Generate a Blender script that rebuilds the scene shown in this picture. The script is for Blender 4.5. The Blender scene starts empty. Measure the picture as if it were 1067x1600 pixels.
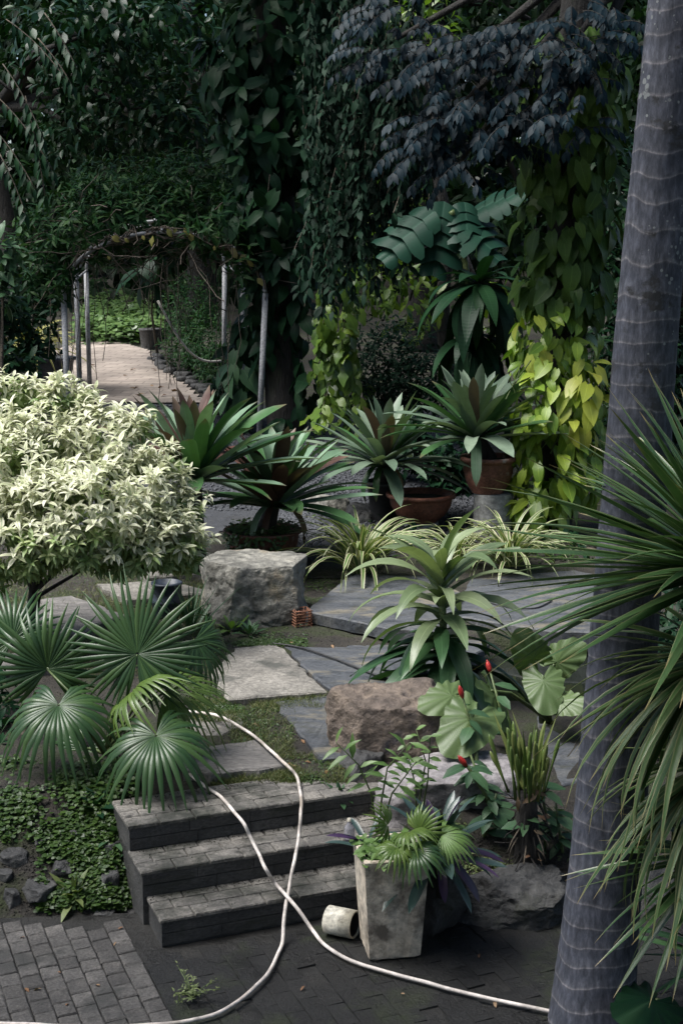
import bpy, math, random
import numpy as np
from mathutils import Vector, Matrix, noise

SC = bpy.context.scene
COL = SC.collection
R = math.radians

# ------------------------------------------------------------------ camera
CAM_H, PITCH, FPX = 3.6, R(10.5), 2222.0
cam_data = bpy.data.cameras.new('camera')
cam = bpy.data.objects.new('camera', cam_data)
COL.objects.link(cam)
cam.location = (0, 0, CAM_H)
cam.rotation_euler = (R(90) - PITCH, 0, 0)
cam_data.sensor_fit = 'VERTICAL'
cam_data.sensor_height = 36.0
cam_data.lens = 36.0 * FPX / 1600.0
cam_data.clip_end = 600
cam_data.clip_start = 0.05
SC.camera = cam

# ------------------------------------------------------------------ sky, sun, exposure
SUN_EL, SUN_AZ = R(62), R(-108)      # azimuth measured from +Y towards +X (the sun stands high on the left)
world = bpy.data.worlds.new('World')
SC.world = world
world.use_nodes = True
wn = world.node_tree
wn.nodes.clear()
wo = wn.nodes.new('ShaderNodeOutputWorld')
wb = wn.nodes.new('ShaderNodeBackground')
ws = wn.nodes.new('ShaderNodeTexSky')
ws.sky_type = 'NISHITA'
ws.sun_disc = False
ws.sun_elevation = SUN_EL
ws.sun_rotation = SUN_AZ
ws.air_density = 1.0
ws.dust_density = 2.0
ws.ozone_density = 1.0
wb.inputs['Strength'].default_value = 0.05
wn.links.new(ws.outputs[0], wb.inputs[0])
wn.links.new(wb.outputs[0], wo.inputs[0])
sun_data = bpy.data.lights.new('sun', 'SUN')
sun_data.energy = 2.9
sun_data.angle = R(38)
sun_data.color = (1.0, 0.98, 0.95)
sun = bpy.data.objects.new('sun', sun_data)
COL.objects.link(sun)
sdir = Vector((math.sin(SUN_AZ) * math.cos(SUN_EL), math.cos(SUN_AZ) * math.cos(SUN_EL), math.sin(SUN_EL)))
sun.rotation_euler = (-sdir).to_track_quat('-Z', 'Y').to_euler()
sun.location = (-6, -4, 14)
SC.view_settings.view_transform = 'Standard'
SC.view_settings.look = 'None'
SC.view_settings.exposure = 1.55
SC.view_settings.gamma = 1.0
SC.render.engine = 'CYCLES'
SC.cycles.max_bounces = 5
SC.cycles.diffuse_bounces = 3
SC.cycles.glossy_bounces = 2
SC.cycles.transmission_bounces = 3
SC.cycles.transparent_max_bounces = 4
SC.cycles.caustics_reflective = False
SC.cycles.caustics_refractive = False
SC.cycles.use_denoising = True

# ------------------------------------------------------------------ where things stand
FW = Vector((0, math.cos(PITCH), -math.sin(PITCH)))
UP = Vector((0, math.sin(PITCH), math.cos(PITCH)))


def ray(px, py):
    return Vector((1, 0, 0)) * ((px - 533.5) / FPX) + UP * (-(py - 800) / FPX) + FW


def atz(px, py, z):
    d = ray(px, py)
    return Vector((0, 0, CAM_H)) + d * ((z - CAM_H) / d.z)


def aty(px, py, Y):
    d = ray(px, py)
    return Vector((0, 0, CAM_H)) + d * (Y / d.y)


def project(p):
    v = Vector(p) - Vector((0, 0, CAM_H))
    dz = v.dot(FW)
    if dz < 0.1:
        return (-9999, -9999, dz)
    return (533.5 + FPX * v.x / dz, 800 - FPX * v.dot(UP) / dz, dz)


_GP = [(-50, .44), (8.3, .46), (10, .5), (13, .6), (16, .75), (19.3, 1.0), (23.3, 1.2), (32, 1.45), (45, 2.2), (80, 7), (400, 30)]


def gprof(y):
    for (a, za), (b, zb) in zip(_GP, _GP[1:]):
        if y <= b:
            return za + (zb - za) * (y - a) / (b - a)
    return 30


def sstep(a, b, t):
    t = min(1, max(0, (t - a) / (b - a)))
    return t * t * (3 - 2 * t)


POND = (1.75, 10.35, 1.15, 0.8)


def zt(x, y):
    z = gprof(y) * sstep(7.15, 8.15, y + 0.10 * math.sin(x * 2.1)) - 0.07 * (1 - sstep(7.15, 7.5, y))
    if -1.35 < x < 0.5 and y < 8.15:
        z -= 0.14 * sstep(-1.35, -1.1, x) * (1 - sstep(0.2, 0.5, x)) * (1 - sstep(7.95, 8.15, y))
    if 7.2 < y < 60:
        z += 0.035 * noise.noise(Vector((x * 1.3, y * 1.3, 3.1))) * sstep(7.3, 8.2, y)
    dx, dy = (x - POND[0]) / POND[2], (y - POND[1]) / POND[3]
    q = dx * dx + dy * dy
    if q < 1.5:
        z -= 0.35 * (1 - sstep(0.7, 1.15, q))
    return z


def gpt(px, py):
    z = 0.5
    for _ in range(16):
        p = atz(px, py, z)
        z = 0.5 * z + 0.5 * zt(p.x, p.y)
    return atz(px, py, z)


# ------------------------------------------------------------------ objects
def tag(o, label, cat, group=None, kind=None):
    o['label'] = label
    o['category'] = cat
    if group:
        o['group'] = group
    if kind:
        o['kind'] = kind
    return o


def thing(name, label, cat, loc, group=None):
    o = bpy.data.objects.new(name, None)
    o.empty_display_size = 0.1
    o.location = loc
    COL.objects.link(o)
    return tag(o, label, cat, group)


def link(name, me, parent=None, mat=None, M=None, kind=None):
    """mesh in world coordinates (or placed by world matrix M) linked under parent (an unrotated Empty or None)"""
    o = bpy.data.objects.new(name, me)
    COL.objects.link(o)
    M = M if M is not None else Matrix.Identity(4)
    if parent is not None:
        o.parent = parent
        base = Vector(parent.location)
        if parent.parent is not None:
            base = base + Vector(parent.parent.location)
        M = Matrix.Translation(-base) @ M
    o.matrix_basis = M
    if mat is not None and len(me.materials) == 0:
        me.materials.append(mat)
    if kind:
        o['kind'] = kind
    return o


def mesh_np(name, V, F, UV=None, smooth=True):
    """V (n,3) array, F (m,4) quads array"""
    me = bpy.data.meshes.new(name)
    V = np.asarray(V, dtype=np.float32)
    F = np.asarray(F, dtype=np.int32)
    me.vertices.add(len(V))
    me.vertices.foreach_set('co', V.ravel())
    me.loops.add(F.size)
    me.loops.foreach_set('vertex_index', F.ravel())
    me.polygons.add(len(F))
    k = F.shape[1]
    me.polygons.foreach_set('loop_start', np.arange(0, F.size, k, dtype=np.int32))
    me.polygons.foreach_set('loop_total', np.full(len(F), k, dtype=np.int32))
    me.polygons.foreach_set('use_smooth', np.full(len(F), smooth))
    if UV is not None:
        l = me.uv_layers.new(name='leaf')
        l.data.foreach_set('uv', np.asarray(UV, dtype=np.float32)[F.ravel()].ravel())
    me.update(calc_edges=True)
    me.validate()
    return me


class MB:
    """collects simple shapes in world coordinates"""

    def __init__(self):
        self.v, self.f, self.uv = [], [], []

    def add(self, V, F, UV=None):
        n = len(self.v)
        self.v += [tuple(p) for p in V]
        self.uv += [tuple(u) for u in UV] if UV is not None else [(0.5, 0.5)] * len(V)
        self.f += [tuple(i + n for i in f) for f in F]

    def tube(self, pts, rads, sides=8, cap=True):
        pts = [Vector(p) for p in pts]
        if not hasattr(rads, '__len__'):
            rads = [rads] * len(pts)
        V, F, UV = [], [], []
        t0 = (pts[1] - pts[0]).normalized()
        a = t0.orthogonal().normalized()
        for i, p in enumerate(pts):
            t = (pts[min(i + 1, len(pts) - 1)] - pts[max(i - 1, 0)]).normalized()
            a = (a - t * a.dot(t)).normalized()
            b = t.cross(a)
            for k in range(sides):
                an = 2 * math.pi * k / sides
                V.append(p + (a * math.cos(an) + b * math.sin(an)) * rads[i])
                UV.append((k / sides, i / max(1, len(pts) - 1)))
        for i in range(len(pts) - 1):
            for k in range(sides):
                k2 = (k + 1) % sides
                F.append((i * sides + k, i * sides + k2, (i + 1) * sides + k2, (i + 1) * sides + k))
        if cap:
            F.append(tuple(range(sides))[::-1])
            F.append(tuple((len(pts) - 1) * sides + k for k in range(sides)))
        self.add(V, F, UV)

    def lathe(self, prof, c, sides=32, jit=0, seed=0):
        V, F = [], []
        c = Vector(c)
        for r, z in prof:
            for k in range(sides):
                an = 2 * math.pi * k / sides
                rr = r * (1 + jit * noise.noise(Vector((math.cos(an) * 2 + seed, math.sin(an) * 2, z * 5))))
                V.append(c + Vector((rr * math.cos(an), rr * math.sin(an), z)))
        for i in range(len(prof) - 1):
            for k in range(sides):
                k2 = (k + 1) % sides
                F.append((i * sides + k, i * sides + k2, (i + 1) * sides + k2, (i + 1) * sides + k))
        self.add(V, F)

    def hexa(self, bot, top):
        """8-corner block: bot and top are 4 points counter-clockwise"""
        V = list(bot) + list(top)
        F = [(3, 2, 1, 0), (4, 5, 6, 7)] + [(i, (i + 1) % 4, 4 + (i + 1) % 4, 4 + i) for i in range(4)]
        self.add(V, F)

    def mesh(self, name, smooth=False):
        me = bpy.data.meshes.new(name)
        me.from_pydata(self.v, [], self.f)
        l = me.uv_layers.new(name='leaf')
        idx = [i for p in me.polygons for i in p.vertices]
        l.data.foreach_set('uv', np.array([self.uv[i] for i in idx], dtype=np.float32).ravel())
        me.polygons.foreach_set('use_smooth', [smooth] * len(me.polygons))
        me.update()
        return me

    def obj(self, name, mat, parent=None, smooth=False, kind=None):
        return link(name, self.mesh(name, smooth), parent, mat, None, kind)


# ------------------------------------------------------------------ materials
def newmat(name):
    m = bpy.data.materials.new(name)
    m.use_nodes = True
    nt = m.node_tree
    b = nt.nodes['Principled BSDF']
    return m, nt, b


def N(nt, t, **kw):
    n = nt.nodes.new(t)
    for k, v in kw.items():
        if k in n.inputs.keys():
            n.inputs[k].default_value = v
        else:
            setattr(n, k, v)
    return n


def ramp(nt, stops, interp='LINEAR'):
    r = nt.nodes.new('ShaderNodeValToRGB')
    e = r.color_ramp.elements
    r.color_ramp.interpolation = interp
    while len(e) < len(stops):
        e.new(0.5)
    for i, (p, c) in enumerate(stops):
        e[i].position = p
        e[i].color = (*c, 1) if len(c) == 3 else c
    return r


def mixc(nt, fac, a, b, mode='MIX'):
    m = nt.nodes.new('ShaderNodeMix')
    m.data_type = 'RGBA'
    m.blend_type = mode
    for s, v in ((0, fac), (6, a), (7, b)):
        if hasattr(v, 'is_linked') or hasattr(v, 'links'):
            nt.links.new(v, m.inputs[s])
        else:
            m.inputs[s].default_value = v if s == 0 else (*v, 1)
    return m.outputs[2]


def math_(nt, op, a, b=None, clamp=False):
    m = nt.nodes.new('ShaderNodeMath')
    m.operation = op
    m.use_clamp = clamp
    for i, v in enumerate((a, b)):
        if v is None:
            continue
        if hasattr(v, 'links'):
            nt.links.new(v, m.inputs[i])
        else:
            m.inputs[i].default_value = v
    return m.outputs[0]


def leafmat(name, cols, rough=0.42, trans=0.18, vein=0.25, edge=None, centre=None, tcol=None, spec=0.5, tipcol=None, dirt=0.25, par=False):
    """cols: 2-3 colours picked leaf by leaf. edge / centre: colour of the margins / middle band across the leaf"""
    m, nt, b = newmat(name)
    oi = nt.nodes.new('ShaderNodeObjectInfo')
    ge = nt.nodes.new('ShaderNodeNewGeometry')
    s = math_(nt, 'FRACT', math_(nt, 'ADD', oi.outputs['Random'], ge.outputs['Random Per Island']))
    n = len(cols)
    rp = ramp(nt, [(i / max(1, n - 1), c) for i, c in enumerate(cols)])
    nt.links.new(s, rp.inputs[0])
    c = rp.outputs[0]
    uv = nt.nodes.new('ShaderNodeUVMap')
    uv.uv_map = 'leaf'
    sp = nt.nodes.new('ShaderNodeSeparateXYZ')
    nt.links.new(uv.outputs[0], sp.inputs[0])
    across = math_(nt, 'ABSOLUTE', math_(nt, 'SUBTRACT', sp.outputs[0], 0.5))      # 0 mid .. 0.5 edge
    tc = nt.nodes.new('ShaderNodeTexCoord')
    if dirt:
        nz = N(nt, 'ShaderNodeTexNoise', Scale=14.0, Detail=3.0)
        nt.links.new(tc.outputs['Object'], nz.inputs['Vector'])
        f = math_(nt, 'MULTIPLY', math_(nt, 'SUBTRACT', nz.outputs[0], 0.42, True), dirt * 3.0, True)
        c = mixc(nt, f, c, tuple(x * 0.45 + 0.01 for x in cols[0]))
    if edge is not None:
        nz2 = N(nt, 'ShaderNodeTexNoise', Scale=6.0)
        nt.links.new(uv.outputs[0], nz2.inputs['Vector'])
        e = math_(nt, 'MULTIPLY', math_(nt, 'SUBTRACT', math_(nt, 'ADD', across, math_(nt, 'MULTIPLY', nz2.outputs[0], 0.16)), edge[1] + 0.08, True), 14.0, True)
        c = mixc(nt, e, c, edge[0])
    if centre is not None:
        nz2 = N(nt, 'ShaderNodeTexNoise', Scale=5.0)
        nt.links.new(uv.outputs[0], nz2.inputs['Vector'])
        e = math_(nt, 'MULTIPLY', math_(nt, 'SUBTRACT', centre[1] + 0.12, math_(nt, 'ADD', across, math_(nt, 'MULTIPLY', nz2.outputs[0], 0.24)), True), 9.0, True)
        c = mixc(nt, e, c, centre[0])
    if tipcol is not None:
        t = math_(nt, 'MULTIPLY', math_(nt, 'SUBTRACT', sp.outputs[1], 0.88, True), 9.0, True)
        c = mixc(nt, t, c, tipcol)
    if vein:
        v = math_(nt, 'MULTIPLY', math_(nt, 'SUBTRACT', 0.035, across, True), 28.0, True)
        c = mixc(nt, math_(nt, 'MULTIPLY', v, vein), c, tuple(min(1, x * 2.2 + 0.03) for x in cols[-1]))
    nt.links.new(c, b.inputs['Base Color'])
    b.inputs['Roughness'].default_value = rough
    b.inputs['Specular IOR Level'].default_value = spec
    # fine side veins
    wv = N(nt, 'ShaderNodeTexWave', Scale=2.5 if par else 7.0, Distortion=0.2 if par else 0.6)
    wv.bands_direction = 'X' if par else 'Y'
    nt.links.new(uv.outputs[0], wv.inputs['Vector'])
    bp = N(nt, 'ShaderNodeBump', Strength=0.05 if par else 0.09, Distance=0.01)
    nt.links.new(wv.outputs[1], bp.inputs['Height'])
    nt.links.new(bp.outputs[0], b.inputs['Normal'])
    if trans:
        tr = nt.nodes.new('ShaderNodeBsdfTranslucent')
        if tcol is None:
            k = mixc(nt, 1.0, c, (1.0, 1.15, 0.45), 'MULTIPLY')
            nt.links.new(k, tr.inputs[0])
        else:
            tr.inputs[0].default_value = (*tcol, 1)
        mx = nt.nodes.new('ShaderNodeMixShader')
        mx.inputs[0].default_value = trans
        nt.links.new(b.outputs[0], mx.inputs[1])
        nt.links.new(tr.outputs[0], mx.inputs[2])
        nt.links.new(mx.outputs[0], nt.nodes['Material Output'].inputs[0])
    return m


def surf(name, stops, scale=6.0, rough=(0.7, 0.95), bump=0.3, bscale=None, detail=8.0, spots=None, coords='Object', stretch=(1, 1, 1), dist=0.02, moss=None, rnd=0.0, spec=0.5):
    """weathered mineral surface: noise ramp + fine relief (+ stain spots, + moss on what faces up)"""
    m, nt, b = newmat(name)
    tc = nt.nodes.new('ShaderNodeTexCoord')
    mp = nt.nodes.new('ShaderNodeMapping')
    mp.inputs['Scale'].default_value = stretch
    ge = nt.nodes.new('ShaderNodeNewGeometry')
    nt.links.new(ge.outputs['Position'] if coords == 'World' else tc.outputs[coords], mp.inputs[0])
    n1 = N(nt, 'ShaderNodeTexNoise', Scale=scale, Detail=detail, Roughness=0.62)
    nt.links.new(mp.outputs[0], n1.inputs['Vector'])
    rp = ramp(nt, stops)
    nt.links.new(n1.outputs[0], rp.inputs[0])
    c = rp.outputs[0]
    if rnd:
        oi = nt.nodes.new('ShaderNodeObjectInfo')
        rr = ramp(nt, [(0, (1 - rnd,) * 3), (1, (1 + rnd,) * 3)])
        nt.links.new(oi.outputs['Random'], rr.inputs[0])
        c = mixc(nt, 1.0, c, rr.outputs[0], 'MULTIPLY')
    n2 = N(nt, 'ShaderNodeTexNoise', Scale=bscale or scale * 5, Detail=6.0, Roughness=0.7)
    nt.links.new(mp.outputs[0], n2.inputs['Vector'])
    g = ramp(nt, [(0.32, (0.5,) * 3), (0.5, (0.95,) * 3), (0.68, (1.45,) * 3)])
    nt.links.new(n2.outputs[0], g.inputs[0])
    c = mixc(nt, 1.0, c, g.outputs[0], 'MULTIPLY')
    if spots:
        n3 = N(nt, 'ShaderNodeTexNoise', Scale=spots[1], Detail=5.0, Roughness=0.65)
        nt.links.new(mp.outputs[0], n3.inputs['Vector'])
        f = math_(nt, 'MULTIPLY', math_(nt, 'SUBTRACT', n3.outputs[0], spots[2], True), 9.0, True)
        c = mixc(nt, f, c, spots[0])
    if moss:
        n4 = N(nt, 'ShaderNodeTexNoise', Scale=moss[1], Detail=6.0, Roughness=0.7)
        nt.links.new(mp.outputs[0], n4.inputs['Vector'])
        f = math_(nt, 'MULTIPLY', math_(nt, 'SUBTRACT', n4.outputs[0], moss[2], True), 7.0, True)
        c = mixc(nt, f, c, moss[0])
    nt.links.new(c, b.inputs['Base Color'])
    rr = ramp(nt, [(0.35, (rough[0],) * 3), (0.65, (rough[1],) * 3)])
    nt.links.new(n1.outputs[0], rr.inputs[0])
    nt.links.new(rr.outputs[0], b.inputs['Roughness'])
    b.inputs['Specular IOR Level'].default_value = spec
    bp = N(nt, 'ShaderNodeBump', Strength=min(1.0, bump * 1.5), Distance=dist)
    hh = math_(nt, 'ADD', n2.outputs[0], math_(nt, 'MULTIPLY', n1.outputs[0], 1.5))
    nt.links.new(hh, bp.inputs['Height'])
    nt.links.new(bp.outputs[0], b.inputs['Normal'])
    return m


M_SOIL = surf('soil', [(0.3, (0.022, 0.019, 0.015)), (0.6, (0.05, 0.043, 0.034)), (0.8, (0.10, 0.088, 0.065))], 5.0, bump=0.9, bscale=45, moss=((0.035, 0.046, 0.016), 2.5, 0.48), coords='World', dist=.04)
M_DAMP = surf('damp_ground', [(0.35, (0.008, 0.008, 0.007)), (0.65, (0.02, 0.019, 0.017))], 4.0, rough=(0.35, 0.75), bump=0.5, bscale=40, coords='World')
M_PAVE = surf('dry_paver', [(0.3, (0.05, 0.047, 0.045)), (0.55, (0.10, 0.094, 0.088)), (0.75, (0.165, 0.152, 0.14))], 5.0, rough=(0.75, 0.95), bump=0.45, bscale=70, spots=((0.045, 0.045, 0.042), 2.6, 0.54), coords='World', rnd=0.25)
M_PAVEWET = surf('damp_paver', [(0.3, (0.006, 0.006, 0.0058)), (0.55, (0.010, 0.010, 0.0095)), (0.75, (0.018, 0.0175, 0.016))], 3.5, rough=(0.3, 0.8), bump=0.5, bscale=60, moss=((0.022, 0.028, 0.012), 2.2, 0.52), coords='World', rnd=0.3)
M_STEP = surf('step_concrete', [(0.3, (0.028, 0.029, 0.029)), (0.55, (0.062, 0.061, 0.059)), (0.78, (0.125, 0.12, 0.112))], 4.0, bump=0.5, bscale=50, moss=((0.022, 0.026, 0.017), 2.6, 0.56), coords='World', rnd=0.12, stretch=(1, 1, 1.5))
M_TREAD = surf('step_brick', [(0.3, (0.065, 0.062, 0.057)), (0.48, (0.16, 0.15, 0.135)), (0.72, (0.31, 0.285, 0.25))], 3.6, bump=0.5, bscale=60, spots=((0.05, 0.047, 0.042), 6.0, 0.55), moss=((0.03, 0.032, 0.025), 1.7, 0.49), coords='World', rnd=0.18)
M_SLATE = surf('slate', [(0.3, (0.034, 0.039, 0.047)), (0.5, (0.064, 0.070, 0.080)), (0.75, (0.11, 0.11, 0.106))], 2.6, rough=(0.45, 0.8), bump=0.35, bscale=30, spots=((0.15, 0.135, 0.105), 1.9, 0.55), moss=((0.045, 0.047, 0.04), 3.4, 0.55), coords='World', rnd=0.1, stretch=(1, 2.2, 1))
M_BEIGE = surf('sandstone', [(0.3, (0.11, 0.103, 0.092)), (0.55, (0.19, 0.178, 0.158)), (0.75, (0.25, 0.235, 0.21))], 2.5, bump=0.35, bscale=40, spots=((0.07, 0.07, 0.062), 2.4, 0.55), coords='World', rnd=0.1)
M_TIMBER = surf('weathered_sleeper', [(0.3, (0.11, 0.105, 0.10)), (0.55, (0.19, 0.18, 0.17)), (0.75, (0.27, 0.25, 0.235))], 3.0, bump=0.6, bscale=22, coords='World', stretch=(1, 5, 1), rnd=0.12)
M_BRICKPATH = None
M_GRAVEL = surf('gravel_bed', [(0.3, (0.025, 0.027, 0.032)), (0.6, (0.05, 0.054, 0.062)), (0.8, (0.085, 0.088, 0.096))], 12.0, bump=0.8, bscale=55, coords='World', moss=((0.05, 0.045, 0.035), 0.9, 0.58))
M_STONE = surf('gravel_stone', [(0.3, (0.035, 0.038, 0.045)), (0.6, (0.075, 0.08, 0.09)), (0.8, (0.14, 0.144, 0.15))], 9.0, bump=0.2, coords='World')
M_ROCK1 = surf('grey_rock', [(0.3, (0.09, 0.088, 0.078)), (0.5, (0.21, 0.203, 0.178)), (0.75, (0.36, 0.34, 0.29))], 3.2, bump=0.7, bscale=14, dist=0.03, spots=((0.26, 0.21, 0.14), 2.1, 0.58), moss=((0.07, 0.085, 0.04), 1.9, 0.60))
M_ROCK2 = surf('brown_rock', [(0.3, (0.055, 0.042, 0.036)), (0.5, (0.155, 0.122, 0.098)), (0.75, (0.33, 0.26, 0.195))], 3.4, bump=0.7, bscale=16, dist=0.03, spots=((0.06, 0.055, 0.062), 2.3, 0.55))
M_ROCK4 = surf('smooth_grey_rock', [(0.3, (0.15, 0.138, 0.142)), (0.5, (0.25, 0.232, 0.235)), (0.75, (0.35, 0.325, 0.32))], 3.4, bump=0.5, bscale=20, dist=0.02, spots=((0.08, 0.072, 0.075), 2.0, 0.58))
M_ROCK3 = surf('dark_rock', [(0.3, (0.02, 0.02, 0.02)), (0.5, (0.05, 0.05, 0.05)), (0.75, (0.11, 0.108, 0.10))], 3.0, rough=(0.5, 0.9), bump=0.7, bscale=15, dist=0.03, moss=((0.03, 0.035, 0.018), 2.2, 0.58))
M_PLANTER = surf('planter_concrete', [(0.3, (0.36, 0.30, 0.225)), (0.52, (0.58, 0.50, 0.395)), (0.75, (0.72, 0.64, 0.52))], 4.5, rough=(0.8, 0.95), bump=0.2, bscale=20, spots=((0.15, 0.125, 0.10), 3.6, 0.54), moss=((0.13, 0.125, 0.10), 5.0, 0.62))
M_CONC = surf('pillar_concrete', [(0.3, (0.20, 0.20, 0.19)), (0.55, (0.31, 0.31, 0.295)), (0.75, (0.40, 0.40, 0.38))], 4.0, bump=0.25, spots=((0.13, 0.135, 0.125), 2.6, 0.57))
M_TERRA = surf('terracotta', [(0.3, (0.13, 0.048, 0.03)), (0.55, (0.22, 0.085, 0.052)), (0.75, (0.29, 0.13, 0.085))], 4.0, rough=(0.4, 0.7), bump=0.15, bscale=40, spots=((0.10, 0.045, 0.035), 3.0, 0.56))
M_TERRA2 = surf('flaking_terracotta', [(0.3, (0.12, 0.05, 0.036)), (0.55, (0.2, 0.085, 0.06)), (0.75, (0.26, 0.125, 0.09))], 4.0, rough=(0.5, 0.8), bump=0.2, bscale=40, spots=((0.42, 0.37, 0.34), 4.5, 0.57))
M_BARK = surf('dark_bark', [(0.3, (0.011, 0.01, 0.009)), (0.55, (0.028, 0.025, 0.022)), (0.8, (0.06, 0.054, 0.047))], 5.0, bump=1.0, bscale=16, dist=0.04, stretch=(3, 3, 0.6), moss=((0.03, 0.036, 0.018), 2.0, 0.56))
M_STEM = surf('brown_stem', [(0.3, (0.05, 0.04, 0.03)), (0.6, (0.11, 0.09, 0.065)), (0.8, (0.17, 0.14, 0.10))], 8.0, bump=0.5)
M_GSTEM = surf('green_stem', [(0.3, (0.05, 0.075, 0.025)), (0.6, (0.10, 0.14, 0.045)), (0.8, (0.16, 0.2, 0.07))], 8.0, rough=(0.4, 0.6), bump=0.1)
M_DRY = surf('dry_vine', [(0.3, (0.07, 0.055, 0.042)), (0.6, (0.14, 0.115, 0.09)), (0.8, (0.22, 0.19, 0.15))], 8.0, bump=0.5)
M_STEEL = surf('galvanised_pipe', [(0.3, (0.22, 0.225, 0.235)), (0.6, (0.34, 0.345, 0.355)), (0.8, (0.42, 0.42, 0.42))], 9.0, rough=(0.45, 0.7), bump=0.1, spots=((0.12, 0.09, 0.07), 6.0, 0.62))
M_HOSE = surf('hose_plastic', [(0.3, (0.52, 0.46, 0.41)), (0.55, (0.66, 0.60, 0.55)), (0.8, (0.74, 0.69, 0.64))], 7.0, rough=(0.4, 0.6), bump=0.05, spots=((0.34, 0.29, 0.24), 2.5, 0.56), bscale=9)
M_BLACK = surf('black_rubber', [(0.3, (0.012, 0.012, 0.013)), (0.7, (0.03, 0.03, 0.032))], 9.0, rough=(0.4, 0.6), bump=0.05)
M_PVC = surf('stained_pvc', [(0.3, (0.38, 0.35, 0.27)), (0.55, (0.58, 0.55, 0.46)), (0.8, (0.68, 0.66, 0.58))], 6.0, rough=(0.4, 0.7), bump=0.1, spots=((0.10, 0.09, 0.07), 7.0, 0.56))
M_BLUEPL = surf('blue_plastic', [(0.3, (0.025, 0.034, 0.05)), (0.7, (0.042, 0.055, 0.078))], 4.0, rough=(0.4, 0.6), bump=0.05)
M_CANE = surf('cane', [(0.3, (0.15, 0.06, 0.035)), (0.6, (0.26, 0.12, 0.07)), (0.8, (0.33, 0.19, 0.12))], 9.0, bump=0.2)
M_ROPE = surf('rope', [(0.3, (0.35, 0.33, 0.29)), (0.7, (0.52, 0.5, 0.45))], 9.0, bump=0.3)

# ------------------------------------------------------------------ leaf shapes
PROF = {
    'oval': lambda t: math.sin(math.pi * min(1, t * 0.97 + 0.015)) ** 0.75 * (1 - 0.25 * t),
    'lance': lambda t: math.sin(math.pi * t ** 0.72) ** 0.9 * (1 - 0.15 * t) if 0 < t < 1 else 0,
    'strap': lambda t: min(1, 0.6 + t * 1.3) * (1 if t < 0.7 else max(0, 1 - ((t - 0.7) / 0.3) ** 2.2)),
    'blade': lambda t: min(1, 0.6 + t * 2) * max(0, 1 - t ** 2.2),
    'heart': lambda t: (1 - (1 - min(1, t / 0.26)) ** 2) ** 0.5 * (1 if t < 0.26 else max(0, 1 - ((t - 0.26) / 0.74) ** 1.7)),
    'dracaena': lambda t: (0.35 + 0.65 * math.sin(math.pi * min(0.5, t * 1.1))) * (1 if t < 0.45 else max(0, 1 - ((t - 0.45) / 0.55) ** 1.9)),
}


def leaf(shape, W, n=4, droop=0.5, fold=0.2, wav=0.0, seed=0, twist=0.0, cup=0.0):
    """a leaf of unit length along +Y, face up +Z. returns (V, F, UV)"""
    rng = random.Random(seed)
    V, UV, F = [], [], []
    p = Vector((0, 0, 0))
    bend = rng.uniform(-0.12, 0.12)
    ph = rng.uniform(0, 6.28)
    for i in range(n + 1):
        t = i / n
        a = -droop * (t ** 1.3)
        h = bend * t
        d = Vector((math.sin(h) * math.cos(a), math.cos(h) * math.cos(a), math.sin(a)))
        if i:
            p = p + d / n
        w = max(0.012, PROF[shape](t)) * W * 0.5
        if shape == 'heart' and i == 0:
            w = W * 0.2
        tw = twist * t
        side = Vector((d.y, -d.x, 0)).normalized()
        up = side.cross(d)
        s2 = side * math.cos(tw) + up * math.sin(tw)
        u2 = s2.cross(d)
        e = fold * w + cup * w * w
        wl = wav * W * math.sin(ph + t * 9.0)
        wr = wav * W * math.sin(ph + 2 + t * 10.0)
        back = Vector((0, 0, 0))
        if shape == 'heart' and i == 0:
            back = d * (-0.13)
        V += [p - s2 * w + u2 * (e + wl) + back, p, p + s2 * w + u2 * (e + wr) + back]
        UV += [(0, t), (0.5, t), (1, t)]
    for i in range(n):
        a = 3 * i
        F += [(a, a + 1, a + 4, a + 3), (a + 1, a + 2, a + 5, a + 4)]
    return np.array([tuple(v) for v in V], dtype=np.float32), np.array(F, dtype=np.int32), np.array(UV, dtype=np.float32)


def leafset(name, shape, W, k=5, n=4, droop=(0.3, 0.9), fold=0.2, wav=0.03, twist=0.3, cup=0.0, seed=1):
    rng = random.Random(seed)
    out = []
    for i in range(k):
        out.append(leaf(shape, W * rng.uniform(0.88, 1.12), n, rng.uniform(*droop), fold, wav, seed * 31 + i, rng.uniform(-twist, twist), cup))
    return {'name': name, 'raw': out, 'me': {}}


def frame(pos, d, up, s):
    y = Vector(d).normalized()
    x = y.cross(Vector(up))
    if x.length < 1e-4:
        x = y.orthogonal()
    x.normalize()
    z = x.cross(y)
    return Matrix(((x.x * s, y.x * s, z.x * s, pos[0]), (x.y * s, y.y * s, z.y * s, pos[1]), (x.z * s, y.z * s, z.z * s, pos[2]), (0, 0, 0, 1)))


def bake(name, ls, mats, rng=None):
    rng = rng or random.Random(5)
    groups = {}
    for m in mats:
        groups.setdefault(rng.randrange(len(ls['raw'])), []).append(np.array(m))
    Vs, Fs, Us, off = [], [], [], 0
    for k, ml in groups.items():
        V, F, U = ls['raw'][k]
        Mx = np.stack(ml).astype(np.float32)
        P = np.einsum('nij,vj->nvi', Mx[:, :3, :3], V) + Mx[:, None, :3, 3]
        nv = len(V)
        Vs.append(P.reshape(-1, 3))
        Fs.append((F[None] + (off + np.arange(len(ml)) * nv)[:, None, None]).reshape(-1, F.shape[1]))
        Us.append(np.tile(U, (len(ml), 1)))
        off += nv * len(ml)
    return mesh_np(name, np.concatenate(Vs), np.concatenate(Fs), np.concatenate(Us))


def inframe(p, mx=30):
    x, y, d = project(p)
    return -mx < x < 1067 + mx and -mx < y < 1600 + mx


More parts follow.
